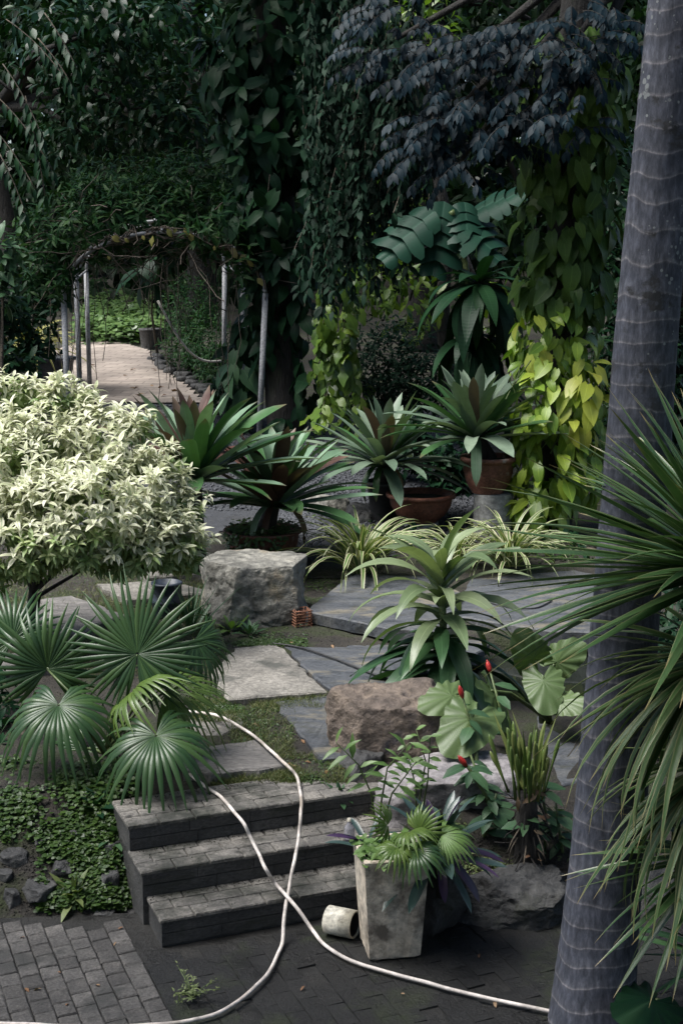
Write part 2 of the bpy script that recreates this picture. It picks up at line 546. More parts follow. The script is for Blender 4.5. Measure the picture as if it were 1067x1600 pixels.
def leaves(parent, ls, mats, mat, most=300, name='leaf', seed=3, rest='foliage', order=True):
    """leaves as parts: the nearest ones in view singly, whatever is left as one mass"""
    rng = random.Random(seed)
    if order and len(mats) > most:
        key = lambda m: (0 if inframe(m.to_translation()) else 1, m.to_translation().y)
        mats = sorted(mats, key=key)
    one, many = mats[:most], mats[most:]
    for m in one:
        k = rng.randrange(len(ls['raw']))
        key = (k, mat.name)
        if key not in ls['me']:
            V, F, U = ls['raw'][k]
            me = mesh_np(ls['name'], V, F, U)
            me.materials.append(mat)
            ls['me'][key] = me
        link(name, ls['me'][key], parent, None, m)
    if many:
        link(rest, bake(rest, ls, many, rng), parent, mat, None, 'stuff')


def rvec(rng, s=1.0):
    return Vector((rng.gauss(0, s), rng.gauss(0, s), rng.gauss(0, s)))


def shell(clumps, n, rng, inner=0.35, gap=0.0, gfreq=1.5, back=0.35, zmin=None):
    """points with outward normals near the surface of a union of ellipsoids (cx,cy,cz,rx,ry,rz)"""
    wts = [(c[3] * c[5] + c[4] * c[5] + c[3] * c[4]) for c in clumps]
    out, tries = [], 0
    while len(out) < n and tries < n * 12:
        tries += 1
        c = rng.choices(clumps, wts)[0]
        u = rvec(rng).normalized()
        if u.y > 0.25 and rng.random() > back:
            continue
        r = 1 - inner * rng.random() ** 1.6
        r *= 1 + 0.16 * noise.noise(Vector((u.x * 2.3 + c[0], u.y * 2.3 + c[1], u.z * 2.3 + c[2])))
        p = Vector((c[0] + u.x * c[3] * r, c[1] + u.y * c[4] * r, c[2] + u.z * c[5] * r))
        if zmin is not None and p.z < zmin:
            continue
        if gap and noise.noise(p * gfreq) < -1 + 2 * gap * 0.5 + 0.35 * gap:
            continue
        nn = Vector((u.x / c[3], u.y / c[4], u.z / c[5])).normalized()
        out.append((p, nn))
    return out


# shapes shared by the plants
LS_BUSH = leafset('bush_leaf', 'lance', 0.34, 8, 4, (0.5, 1.2), 0.25, 0.03)
LS_POTHOS = leafset('vine_leaf', 'heart', 0.58, 6, 5, (0.3, 0.9), 0.15, 0.03)
LS_OVAL = leafset('oval_leaf', 'oval', 0.5, 5, 3, (0.2, 0.7), 0.15, 0.03)
LS_OVALN = leafset('lobed_leaf', 'oval', 0.72, 5, 4, (0.2, 0.7), 0.12, 0.10)
LS_LANCE = leafset('lance_leaf', 'lance', 0.3, 5, 3, (0.2, 0.8), 0.2, 0.03)
LS_TINY = leafset('small_leaf', 'oval', 0.5, 4, 2, (0.2, 0.6), 0.15, 0.0)
LS_ROUND = leafset('round_leaf', 'oval', 0.95, 4, 3, (0.0, 0.4), 0.1, 0.04)
LS_STRAP = leafset('strap_leaf', 'strap', 0.14, 9, 10, (0.1, 0.65), 0.32, 0.0, 0.25)
LS_STRAPD = leafset('drooping_strap_leaf', 'strap', 0.14, 5, 9, (1.3, 2.0), 0.25, 0.0, 0.3)
LS_BLADE = leafset('blade_leaf', 'blade', 0.062, 8, 8, (0.05, 0.45), 0.4, 0.0, 0.5)
LS_BLADED = leafset('drooping_blade_leaf', 'blade', 0.058, 8, 8, (0.35, 1.0), 0.45, 0.0, 0.6)
LS_SPIDER = leafset('arching_leaf', 'blade', 0.055, 8, 10, (1.3, 2.5), 0.35, 0.0, 0.5)
LS_CORD = leafset('cordyline_leaf', 'dracaena', 0.17, 8, 9, (0.7, 1.6), 0.22, 0.05, 0.6)


def ear_leaf(seed):
    """big ruffled heart leaf: rings of points out to a scalloped margin; unit length along +Y"""
    rng = random.Random(seed)
    na, nr = 44, 6
    V, F, UV = [], [], []
    ph = rng.uniform(0, 6)
    for r in range(nr + 1):
        q = r / nr
        for k in range(na):
            a = 2 * math.pi * k / na            # 0 = tip direction (+Y)
            c = math.cos(a)
            rad = 0.52 + 0.34 * max(0, c) ** 4 - 0.40 * math.exp(-((a - math.pi) / .30) ** 2) + .10 * math.exp(-((abs(a - math.pi) - .75) / .4) ** 2)
            sc = 1 + 0.05 * math.sin(a * 13 + ph) * q * q
            x, y = math.sin(a) * rad * q * sc * .92, c * rad * q * sc
            z = -.30 * y * max(0, y) - .35 * x * x + .06 * q ** 3 * math.sin(a * 13 + ph) + .03 * q * math.cos(a * 3 + ph) + .012 * (1 if k % 4 == 0 else -1) * (q * (1 - q) * 3)
            V.append((x, y + .18, z))
            UV.append((.5 + .5 * (a / math.pi if a < math.pi else a / math.pi - 2), q))
    for r in range(nr):
        for k in range(na):
            F.append((r * na + k, (r + 1) * na + k, (r + 1) * na + (k + 1) % na, r * na + (k + 1) % na))
    return np.array(V, dtype=np.float32), np.array(F, dtype=np.int32), np.array(UV, dtype=np.float32)


LS_EAR = {'name': 'ear_leaf', 'raw': [ear_leaf(i) for i in range(4)], 'me': {}}
LS_HANG = leafset('hanging_strap_leaf', 'dracaena', 0.2, 6, 8, (0.8, 1.5), 0.12, 0.02, 0.3)
LS_GRASS = leafset('grass_blade', 'blade', 0.07, 5, 2, (0.3, 1.2), 0.1, 0.0, 0.4)
LS_DEAD = leafset('dead_leaf', 'oval', 0.5, 4, 4, (-0.4, 0.8), 0.3, 0.08, 0.6)

G = lambda *c: c
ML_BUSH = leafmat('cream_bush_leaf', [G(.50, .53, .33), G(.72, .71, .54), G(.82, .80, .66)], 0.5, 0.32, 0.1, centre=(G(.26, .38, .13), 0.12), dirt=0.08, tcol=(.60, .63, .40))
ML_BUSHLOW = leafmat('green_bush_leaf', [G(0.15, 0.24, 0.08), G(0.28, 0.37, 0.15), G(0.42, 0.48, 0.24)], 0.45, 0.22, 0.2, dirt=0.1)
ML_LIME = leafmat('lime_vine_leaf', [G(0.1225, 0.2275, 0.03), G(0.21, 0.3325, 0.042), G(0.35, 0.455, 0.054)], 0.36, 0.25, 0.35, dirt=0.12)
ML_YEL = leafmat('yellow_vine_leaf', [G(0.336, 0.396, 0.055), G(0.432, 0.444, 0.066), G(0.36, 0.432, 0.066)], 0.38, 0.25, 0.35, dirt=0.1)
ML_MIDV = leafmat('green_vine_leaf', [G(.035, .075, .018), G(.055, .11, .022), G(.09, .16, .03)], 0.42, 0.2, 0.3, spec=.2)
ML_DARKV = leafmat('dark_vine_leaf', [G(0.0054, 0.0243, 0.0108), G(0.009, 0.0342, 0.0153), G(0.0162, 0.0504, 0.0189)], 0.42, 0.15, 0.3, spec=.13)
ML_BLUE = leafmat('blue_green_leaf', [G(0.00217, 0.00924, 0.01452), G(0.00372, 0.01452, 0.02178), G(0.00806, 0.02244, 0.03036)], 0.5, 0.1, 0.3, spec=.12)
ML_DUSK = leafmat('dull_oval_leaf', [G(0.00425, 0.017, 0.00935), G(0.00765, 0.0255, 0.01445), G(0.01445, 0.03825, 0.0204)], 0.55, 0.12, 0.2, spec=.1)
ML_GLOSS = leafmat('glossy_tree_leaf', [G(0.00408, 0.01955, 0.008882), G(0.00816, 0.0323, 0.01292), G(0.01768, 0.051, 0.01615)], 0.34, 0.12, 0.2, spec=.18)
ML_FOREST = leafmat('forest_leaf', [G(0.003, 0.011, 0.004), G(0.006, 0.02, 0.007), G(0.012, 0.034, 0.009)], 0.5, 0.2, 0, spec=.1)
ML_BRIGHT = leafmat('sunlit_tone_leaf', [G(.05, .10, .018), G(.09, .17, .022), G(.16, .24, .03)], 0.4, 0.3, 0.2)  # sun on the leaves is put into this brighter green
ML_ARCH = leafmat('arbour_vine_leaf', [G(0.0102, 0.0378, 0.01425), G(0.0187, 0.0609, 0.019), G(0.0425, 0.08925, 0.0266)], 0.45, 0.18, 0.2, spec=.12)
ML_YDRY = leafmat('yellowing_leaf', [G(.30, .26, .07), G(.24, .24, .06), G(.36, .30, .14)], 0.5, 0.25, 0.2)
ML_COVER = leafmat('ground_cover_leaf', [G(.05, .10, .03), G(.075, .14, .04), G(.11, .18, .055)], 0.4, 0.2, 0.1)
ML_CLOVER = leafmat('clover_leaf', [G(0.01844, 0.04557, 0.007812), G(0.03162, 0.07161, 0.01042), G(0.0527, 0.09765, 0.01519)], 0.45, 0.2, 0.1)
ML_FAN = leafmat('fan_palm_leaf', [G(0.0216, 0.05704, 0.0187), G(0.0336, 0.0782, 0.0238), G(0.054, 0.1058, 0.0289)], 0.36, 0.15, 0.15, spec=0.5, dirt=.15, par=True)
ML_FANY = leafmat('young_fan_leaf', [G(0.085, 0.1482, 0.0285), G(0.1105, 0.1794, 0.038), G(0.136, 0.2028, 0.0475)], 0.34, 0.25, 0.3, par=True)
ML_BROM = leafmat('bromeliad_leaf', [G(0.1012, 0.1742, 0.1062), G(0.1518, 0.2404, 0.1569), G(0.2328, 0.3365, 0.2328)], 0.45, 0.1, 0.1, tipcol=(.10, .085, .06), dirt=0.3, spec=.3, par=True)
ML_BROMG = leafmat('dark_bromeliad_leaf', [G(0.02346, 0.06325, 0.02318), G(0.0391, 0.09775, 0.03312), G(0.06256, 0.138, 0.05382)], 0.33, 0.1, 0.1, tipcol=(.12, .10, .06), spec=.3, par=True)
ML_BROMR = leafmat('maroon_bromeliad_leaf', [G(.07, .04, .032), G(.11, .055, .045), G(.10, .075, .055)], 0.45, 0.1, 0.1, tipcol=(.14, .10, .07), spec=.3, par=True)
ML_BROWN = leafmat('withered_leaf', [G(.20, .13, .075), G(.26, .18, .11)], 0.7, 0.1, 0.1, par=True)
ML_BLUEBROM = leafmat('blue_green_bromeliad_leaf', [G(0.07795, 0.1254, 0.08438), G(0.1196, 0.1724, 0.1199), G(0.1871, 0.2403, 0.1732)], 0.45, 0.1, 0.1, dirt=0.3, spec=.3, par=True)
ML_SPID = leafmat('striped_leaf', [G(0.0675, 0.13, 0.0315), G(0.09, 0.16, 0.0405)], 0.42, 0.2, 0, edge=(G(.44, .43, .27), 0.24), dirt=0, par=True)
ML_SPIDY = leafmat('yellow_striped_leaf', [G(.13, .17, .04), G(.20, .22, .06)], 0.42, 0.2, 0, edge=(G(.46, .42, .16), 0.18), dirt=0, par=True)
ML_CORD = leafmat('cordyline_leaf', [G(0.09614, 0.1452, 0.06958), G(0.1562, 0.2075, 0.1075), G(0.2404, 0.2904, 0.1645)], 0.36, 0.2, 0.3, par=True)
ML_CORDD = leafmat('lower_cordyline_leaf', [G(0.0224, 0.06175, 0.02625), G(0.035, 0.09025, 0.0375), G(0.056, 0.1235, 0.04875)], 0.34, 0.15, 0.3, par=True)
ML_EAR = leafmat('elephant_ear_leaf', [G(0.06426, 0.1053, 0.03493), G(0.0832, 0.1316, 0.04367), G(0.1058, 0.158, 0.05531)], 0.45, 0.15, 0.0, dirt=0.25)
ML_COST = leafmat('costus_leaf', [G(0.03, 0.075, 0.035), G(0.045, 0.1, 0.045), G(0.065, 0.13, 0.058)], 0.42, 0.15, 0.3, spec=.3)
ML_SAP = leafmat('sapling_leaf', [G(0.096, 0.1805, 0.045), G(0.136, 0.2375, 0.06375), G(0.184, 0.2945, 0.0975)], 0.4, 0.25, 0.3)
ML_ORCH = leafmat('orchid_stem', [G(0.08, 0.136, 0.032), G(0.128, 0.192, 0.0448), G(0.208, 0.24, 0.072)], 0.45, 0.1, 0.1, par=True)
ML_YUC = leafmat('spiky_leaf', [G(0.04, 0.0931, 0.0315), G(0.06, 0.1323, 0.042), G(0.088, 0.1666, 0.05625)], 0.34, 0.1, 0.1, edge=(G(.20, .24, .11), 0.40), tipcol=(.32, .24, .11), spec=0.6, par=True)
ML_YUCY = leafmat('pale_edged_spiky_leaf', [G(0.0546, 0.1187, 0.036), G(0.0858, 0.1662, 0.0495), G(0.1248, 0.2042, 0.072)], 0.36, 0.15, 0.1, edge=(G(.28, .30, .14), 0.33), tipcol=(.34, .26, .12), par=True)
ML_RHOEO = leafmat('rhoeo_leaf', [G(0.024, 0.048, 0.0416), G(0.036, 0.068, 0.0576), G(0.056, 0.088, 0.076)], 0.3, 0.0, 0.2, par=True)
ML_PURP = leafmat('purple_leaf', [G(.026, .012, .036), G(.04, .018, .058), G(.06, .032, .08)], 0.35, 0.0, 0.2, par=True)
ML_WEED = leafmat('weed_leaf', [G(.09, .13, .04), G(.14, .18, .06), G(.2, .24, .09)], 0.5, 0.25, 0.1)
ML_GRASS = leafmat('grass_blade', [G(.06, .095, .025), G(.10, .13, .035), G(.19, .18, .075)], 0.6, 0.2, 0, par=True)
ML_DEAD = leafmat('dead_leaf', [G(.11, .055, .028), G(.20, .095, .04), G(.27, .19, .11)], 0.7, 0.1, 0.2)
ML_PALM = leafmat('palm_frond', [G(.03, .07, .025), G(.05, .10, .035), G(.07, .12, .045)], 0.36, 0.2, 0)
ML_MONST = leafmat('monstera_leaf', [G(0.008, 0.034, 0.022), G(0.012, 0.045, 0.029), G(0.017, 0.055, 0.035)], 0.45, 0.12, 0.3, spec=.15)

# ================================================================== SETTING
def make_ground():
    xs = np.unique(np.concatenate([np.linspace(-300, -12, 20), np.linspace(-12, -3.2, 30), np.linspace(-3.2, 3.6, 110), np.linspace(3.6, 12, 30), np.linspace(12, 300, 20)]))
    ys = np.unique(np.concatenate([np.linspace(-60, 5, 14), np.linspace(5, 7.0, 10), np.linspace(7.0, 13.5, 130), np.linspace(13.5, 26, 70), np.linspace(26, 60, 30), np.linspace(60, 400, 20)]))
    V = [(x, y, zt(x, y)) for y in ys for x in xs]
    nx = len(xs)
    F = [(j * nx + i, j * nx + i + 1, (j + 1) * nx + i + 1, (j + 1) * nx + i) for j in range(len(ys) - 1) for i in range(nx - 1)]
    o = link('ground', mesh_np('ground', V, F), None, M_SOIL)
    o['kind'] = 'structure'
    return o


make_ground()


def drape(name, poly, mat, lift=0.012, step=0.15, skirt=0.0):
    """a sheet over the ground inside a polygon of ground points"""
    P = [(p[0], p[1]) for p in poly]
    x0, x1 = min(p[0] for p in P), max(p[0] for p in P)
    y0, y1 = min(p[1] for p in P), max(p[1] for p in P)
    nx, ny = max(2, int((x1 - x0) / step)), max(2, int((y1 - y0) / step))

    def inside(x, y):
        c = False
        for i in range(len(P)):
            (ax, ay), (bx, by) = P[i], P[i - 1]
            if (ay > y) != (by > y) and x < (bx - ax) * (y - ay) / (by - ay) + ax:
                c = not c
        return c
    V, F = [], []
    for j in range(ny + 1):
        for i in range(nx + 1):
            x, y = x0 + (x1 - x0) * i / nx, y0 + (y1 - y0) * j / ny
            V.append((x, y, zt(x, y) + lift))
    for j in range(ny):
        for i in range(nx):
            if inside(x0 + (x1 - x0) * (i + .5) / nx, y0 + (y1 - y0) * (j + .5) / ny):
                F.append((j * (nx + 1) + i, j * (nx + 1) + i + 1, (j + 1) * (nx + 1) + i + 1, (j + 1) * (nx + 1) + i))
    o = link(name, mesh_np(name, V, F), None, mat)
    o['kind'] = 'structure'
    return o


# courtyard bed (joints) and pavers
cv = MB()
cv.add([(-14, -12, -0.012), (14, -12, -0.012), (14, 7.32, -0.012), (-14, 7.32, -0.012)], [(0, 1, 2, 3)])
court = cv.obj('courtyard', M_DAMP)
court['kind'] = 'structure'
ST_A = R(21.5)
U = Vector((math.cos(ST_A), math.sin(ST_A), 0))
VV = Vector((-math.sin(ST_A), math.cos(ST_A), 0))


def brick_mesh(name, l, w, h, bev, seed):
    """a worn paving brick: bevelled top, slightly uneven corners"""
    rng = random.Random(seed)
    j = lambda s: rng.uniform(-s, s)
    b = [(-l / 2, -w / 2), (l / 2, -w / 2), (l / 2, w / 2), (-l / 2, w / 2)]
    V = [(x, y, -h) for x, y in b]
    V += [(x + j(.003), y + j(.003), -bev + j(.002)) for x, y in b]
    V += [(x - math.copysign(bev * 1.3, x) + j(.002), y - math.copysign(bev * 1.3, y) + j(.002), j(.0025)) for x, y in b]
    F = []
    for a in (0, 4):
        F += [(a + i, a + (i + 1) % 4, a + 4 + (i + 1) % 4, a + 4 + i) for i in range(4)]
    F.append((8, 9, 10, 11))
    me = bpy.data.meshes.new(name)
    me.from_pydata(V, [], F)
    me.update()
    return me


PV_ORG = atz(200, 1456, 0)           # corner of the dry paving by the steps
rng = random.Random(11)
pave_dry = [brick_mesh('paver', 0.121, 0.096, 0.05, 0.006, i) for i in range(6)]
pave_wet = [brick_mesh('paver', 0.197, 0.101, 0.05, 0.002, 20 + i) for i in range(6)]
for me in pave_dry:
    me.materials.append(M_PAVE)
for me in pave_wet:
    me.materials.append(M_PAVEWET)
RZ = Matrix.Rotation(ST_A + R(90), 4, 'Z')
nb = 0
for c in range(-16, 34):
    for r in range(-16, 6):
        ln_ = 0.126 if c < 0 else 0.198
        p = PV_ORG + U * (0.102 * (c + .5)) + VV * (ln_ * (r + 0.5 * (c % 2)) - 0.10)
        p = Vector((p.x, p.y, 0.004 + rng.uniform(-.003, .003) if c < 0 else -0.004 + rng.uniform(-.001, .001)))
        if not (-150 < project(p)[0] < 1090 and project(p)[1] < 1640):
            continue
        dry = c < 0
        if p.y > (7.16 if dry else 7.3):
            continue
        # keep clear of the steps
        q = p - Vector((-0.93, 6.93, 0))
        if q.dot(VV) > -0.08 and -0.12 < q.dot(U) < 1.6:
            continue
        if q.dot(VV) > -0.02 and dry and q.dot(U) > -0.16:
            continue
        if not dry and rng.random() < 0.06:
            continue
        M = Matrix.Translation(p) @ Matrix.Rotation(rng.uniform(-.02, .02) * (1 if dry else .3), 4, 'X') @ Matrix.Rotation(rng.uniform(-.02, .02) * (1 if dry else .3), 4, 'Y') @ RZ @ Matrix.Rotation(rng.uniform(-.02, .02), 4, 'Z')
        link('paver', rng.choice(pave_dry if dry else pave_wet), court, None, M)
        nb += 1
print('pavers', nb)

# steps -------------------------------------------------------------
S0 = Vector((-0.94, 6.93, 0))
RISE, TREAD, SW = 0.15, 0.285, 1.62
steps = thing('garden_steps', 'three dark mossy brick steps climbing from the damp courtyard', 'steps', S0)
rng = random.Random(4)
RU = Matrix.Rotation(ST_A, 4, 'Z')
tb = [brick_mesh('tread_brick', 0.196, 0.0, 0.02, 0.004, 50)]
for s in range(3):
    o = S0 + VV * (TREAD * s) - U * (0.03 * min(s, 1))
    depth = TREAD + 0.25 if s < 2 else 0.40
    z0, z1 = (-0.03 if s == 0 else RISE * s - 0.02), RISE * (s + 1) - 0.022
    mb = MB()
    W = SW + 0.03 * min(s, 1)
    c = [o, o + U * W, o + U * W + VV * depth, o + VV * depth]
    # side wall reaches the ground
    mb.hexa([Vector((p.x, p.y, -0.03)) for p in c], [Vector((p.x, p.y, z1)) for p in c])
    st = mb.obj('step', M_STEP, steps)
    # riser blocks, two courses set a hair proud of each other
    for k in range(2):
        x = -0.004
        while x < W - 0.05:
            ln = min(rng.uniform(0.30, 0.42), W - x)
            h0, h1 = RISE * s + 0.004 + k * 0.066, RISE * s + 0.0655 + k * 0.066
            d = 0.008 + rng.uniform(0, .003)
            a0, a1 = o + U * (x + .0015), o + U * (x + ln - .0015)
            q = [a0 - VV * d, a1 - VV * d, a1 + VV * .02, a0 + VV * .02]
            mb = MB()
            mb.hexa([Vector((p.x, p.y, h0)) for p in q], [Vector((p.x, p.y, h1)) for p in q])
            mb.obj('riser_brick', M_STEP, st)
            x += ln
    # tread bricks: an edge row of stretchers, courses behind it
    rows = [(0.0, 0.105), (0.105, 0.205), (0.205, 0.30)] if s < 2 else [(0.0, 0.105), (0.105, 0.205), (0.205, 0.31), (0.31, 0.395)]
    for ri, (v0, v1) in enumerate(rows):
        x = -0.012 + (0.0 if ri % 2 == 0 else -0.0)
        first = True
        while x < W - 0.04:
            ln = rng.uniform(0.185, 0.205) * (0.55 if first and ri % 2 else 1)
            first = False
            ln = min(ln, W - x)
            f = -0.014 if ri == 0 else 0
            mb = MB()
            g = 0.0016
            zt1 = RISE * (s + 1) + rng.uniform(-.002, .002)
            b4 = [o + U * (x + g) + VV * (v0 + g + f), o + U * (x + ln - g) + VV * (v0 + g + f), o + U * (x + ln - g) + VV * (v1 - g), o + U * (x + g) + VV * (v1 - g)]
            ctr = sum(b4, Vector()) / 4
            mid = [Vector((p.x, p.y, zt1 - rng.uniform(.004, .009))) + (ctr - p).normalized() * rng.uniform(-.001, .003) for p in b4]
            top = [Vector((p.x, p.y, zt1)) + (ctr - p).normalized() * rng.uniform(.006, .013) + Vector((0, 0, rng.uniform(-.0015, .001))) for p in b4]
            mb.hexa([Vector((p.x, p.y, zt1 - 0.021)) for p in b4], mid)
            mb.f.pop(1)
            n = len(mb.v)
            mb.v += [tuple(p) for p in top]
            mb.uv += [(0.5, 0.5)] * 4
            mb.f += [(4 + i, 4 + (i + 1) % 4, n + (i + 1) % 4, n + i) for i in range(4)] + [(n, n + 1, n + 2, n + 3)]
            mb.obj('tread_brick', M_TREAD, st)
            x += ln


def slab(name, label, cat, corners, zs, thick, mat, group=None, seed=0, ragged=0.02, parent=None):
    """a stone slab from its top corners (pixels on plane zs or (px,py,z)); edge subdivided and chipped"""
    rng = random.Random(seed)
    P = [atz(c[0], c[1], c[2] if len(c) > 2 else zs) for c in corners]
    ctr = sum(P, Vector()) / len(P)
    ring = []
    for i in range(len(P)):
        a, b = P[i], P[(i + 1) % len(P)]
        k = max(2, int((b - a).length / 0.09))
        for j in range(k):
            q = a.lerp(b, j / k)
            s = ragged * (0.35 if j == 0 else 1)
            ring.append(q + Vector((rng.uniform(-s, s), rng.uniform(-s, s), 0)))
    n = len(ring)
    V = [ctr + (p - ctr) * 0.55 + Vector((0, 0, rng.uniform(-.004, .004))) for p in ring]
    V += [p + (ctr - p).normalized() * 0.012 + Vector((0, 0, rng.uniform(-.003, .003))) for p in ring]
    V += [p + Vector((0, 0, -0.012)) for p in ring]
    V += [p + Vector((rng.uniform(-.008, .008), rng.uniform(-.008, .008), -thick)) for p in ring]
    V.append(ctr)
    F = [(len(V) - 1, i, (i + 1) % n) for i in range(n)]
    for r in range(3):
        F += [(r * n + i, (r + 1) * n + i, (r + 1) * n + (i + 1) % n, r * n + (i + 1) % n) for i in range(n)]
    me = bpy.data.meshes.new(name)
    me.from_pydata([tuple(v) for v in V], [], F)
    me.update()
    o = link(name, me, parent, mat)
    if label:
        tag(o, label, cat, group)
    return o


slab('paving_slab', 'pale sandstone slab in front of the big grey boulder', 'slab', [(368, 1012), (432, 1004), (512, 1079), (356, 1092), (330, 1050)], 0.535, 0.09, M_BEIGE, seed=1)
slab('paving_slab', 'wide dark slate slab with a black cable lying across it', 'slab', [(437, 1001), (474, 962), (612, 976), (765, 1005), (690, 1062), (600, 1082), (519, 1080)], 0.53, 0.08, M_SLATE, seed=2)
slab('paving_slab', 'dark slate slab beside the brown boulder', 'slab', [(428, 1096), (514, 1086), (575, 1088), (570, 1178), (500, 1184), (462, 1140)], 0.50, 0.07, M_SLATE, seed=3)
slab('paving_slab', 'rough grey sleeper slab above the steps under the fan leaf', 'slab', [(280, 1172), (404, 1154), (448, 1196), (330, 1206), (285, 1204)], 0.50, 0.08, M_TIMBER, seed=4)
slab('paving_slab', 'small sandy slab the hose passes over', 'slab', [(290, 1126), (366, 1112), (384, 1130), (350, 1148), (296, 1152)], 0.50, 0.07, M_BEIGE, seed=5)
slab('paving_slab', 'raised slate slab with a sharp edge beside the big grey boulder', 'slab', [(478, 954), (548, 896), (668, 900), (720, 925), (700, 985), (612, 982)], 0.66, 0.10, M_SLATE, seed=6, ragged=0.008)
slab('pond_edge_slab', 'long dark slate slab behind the pond', 'slab', [(700, 960), (735, 905), (900, 890), (1010, 900), (1010, 990), (860, 985)], 0.60, 0.16, M_SLATE, seed=7, ragged=0.01)
slab('pond_edge_slab', 'grey slab beside the pond behind the orchid clump', 'slab', [(838, 1120), (905, 1090), (1000, 1095), (1000, 1210), (880, 1225), (850, 1170)], 0.47, 0.1, M_SLATE, seed=8)
# riser under the raised slab
mbx = MB()
q = [atz(492, 962, 0.56), atz(612, 990, 0.56), atz(690, 985, 0.56), atz(660, 912, 0.56), atz(560, 906, 0.56)]
mbx.add([(p.x, p.y, 0.40) for p in q] + [(p.x, p.y, 0.562) for p in q], [(i, (i + 1) % 5, 5 + (i + 1) % 5, 5 + i) for i in range(5)] + [(5, 6, 7, 8, 9)])
rb = mbx.obj('plinth', M_DAMP)
tag(rb, 'dark damp plinth carrying the raised slate slab', 'plinth')

# slab path climbing behind the cream bush ----------------------------
spath = [((-40, 962), (88, 950), (160, 985), (-40, 1005)), ((40, 940), (112, 930), (200, 962), (150, 975)),
         ((-40, 1030), (60, 1012), (130, 1030), (-40, 1062)),
         ((150, 912), (262, 906), (330, 925), (200, 936)), ((190, 886), (300, 880), (345, 893), (230, 902)), ((205, 862), (310, 856), (345, 868), (235, 876))]
for i, c in enumerate(spath):
    g = [gpt(*p) for p in c]
    zs = sum(p.z for p in g) / 4 + 0.05
    slab('stepping_slab', ['long stone sleeper beside the cream bush trunk', 'narrow stone sleeper under the cream bush',
                           'stone sleeper hidden behind the dark fan leaf', 'pale stepping slab left of the big grey boulder',
                           'pale stepping slab before the clover pot', 'pale stepping slab between cream bush and clover pot'][i].replace('left of', 'beside'),
         'slab', c, zs, 0.12, M_TIMBER if i < 3 else M_BEIGE, 'stepping slabs climbing to the brick path', seed=20 + i)
for i in range(6):
    y0 = 640 + i * 13.0
    x0 = 188 - i * 6
    c = [(x0, y0), (262 + i * 2, y0), (266 + i * 2, y0 + 8.5), (x0 - 4, y0 + 8.5)]
    g = [gpt(*p) for p in c]
    slab('stepping_slab', 'thin stepping slab in dark gravel below the brick path', 'slab', c, max(p.z for p in g) + 0.02, 0.12, M_BEIGE, 'thin stepping slabs in the gravel', seed=40 + i)

# gravel, brick path, pond -----------------------------------------------
drape('gravel_bed', [gpt(150, 632), gpt(480, 632), gpt(720, 640), gpt(760, 700), gpt(745, 830), gpt(640, 850), gpt(560, 900), gpt(470, 905), gpt(470, 800), gpt(300, 850), gpt(120, 860)], M_GRAVEL, 0.012, 0.2)


def brickpath_mat():
    m, nt, b = newmat('brick_path')
    ge = nt.nodes.new('ShaderNodeNewGeometry')
    mp = nt.nodes.new('ShaderNodeMapping')
    mp.inputs['Rotation'].default_value = (0, 0, R(8))
    nt.links.new(ge.outputs['Position'], mp.inputs[0])
    bt = N(nt, 'ShaderNodeTexBrick', Scale=1.0)
    bt.inputs['Color1'].default_value = (.25, .21, .18, 1)
    bt.inputs['Color2'].default_value = (.34, .29, .245, 1)
    bt.inputs['Mortar'].default_value = (.17, .14, .12, 1)
    bt.inputs['Mortar Size'].default_value = 0.012
    bt.inputs['Brick Width'].default_value = 0.42
    bt.inputs['Row Height'].default_value = 0.22
    nt.links.new(mp.outputs[0], bt.inputs[0])
    nz = N(nt, 'ShaderNodeTexNoise', Scale=1.1, Detail=8.0)
    nt.links.new(ge.outputs['Position'], nz.inputs['Vector'])
    rp = ramp(nt, [(0.3, (.62, .62, .62)), (0.62, (1.1, 1.1, 1.1))])
    nt.links.new(nz.outputs[0], rp.inputs[0])
    nt.links.new(mixc(nt, 1.0, bt.outputs[0], rp.outputs[0], 'MULTIPLY'), b.inputs['Base Color'])
    b.inputs['Roughness'].default_value = 0.85
    bp = N(nt, 'ShaderNodeBump', Strength=0.5, Distance=0.02)
    bp.invert = True
    nt.links.new(bt.outputs[1], bp.inputs['Height'])
    nt.links.new(bp.outputs[0], b.inputs['Normal'])
    return m


drape('brick_path', [gpt(60, 633), gpt(322, 632), gpt(292, 606), gpt(250, 572), gpt(232, 548), gpt(190, 536), gpt(120, 536), gpt(60, 560)], brickpath_mat(), 0.03, 0.1)

wm, nt, b = newmat('pond_water')
b.inputs['Base Color'].default_value = (0.012, 0.015, 0.012, 1)
b.inputs['Roughness'].default_value = 0.04
b.inputs['IOR'].default_value = 1.33
nz = N(nt, 'ShaderNodeTexNoise', Scale=5.0, Detail=3.0)
bp = N(nt, 'ShaderNodeBump', Strength=0.06, Distance=0.02)
nt.links.new(nz.outputs[0], bp.inputs['Height'])
nt.links.new(bp.outputs[0], b.inputs['Normal'])
mbw = MB()
k = 40
mbw.add([(POND[0] + math.cos(2 * math.pi * i / k) * POND[2] * 1.1, POND[1] + math.sin(2 * math.pi * i / k) * POND[3] * 1.1, 0.385) for i in range(k)], [tuple(range(k))])
o = mbw.obj('pond_water', wm)
o['kind'] = 'structure'

#==PART2==
import bmesh
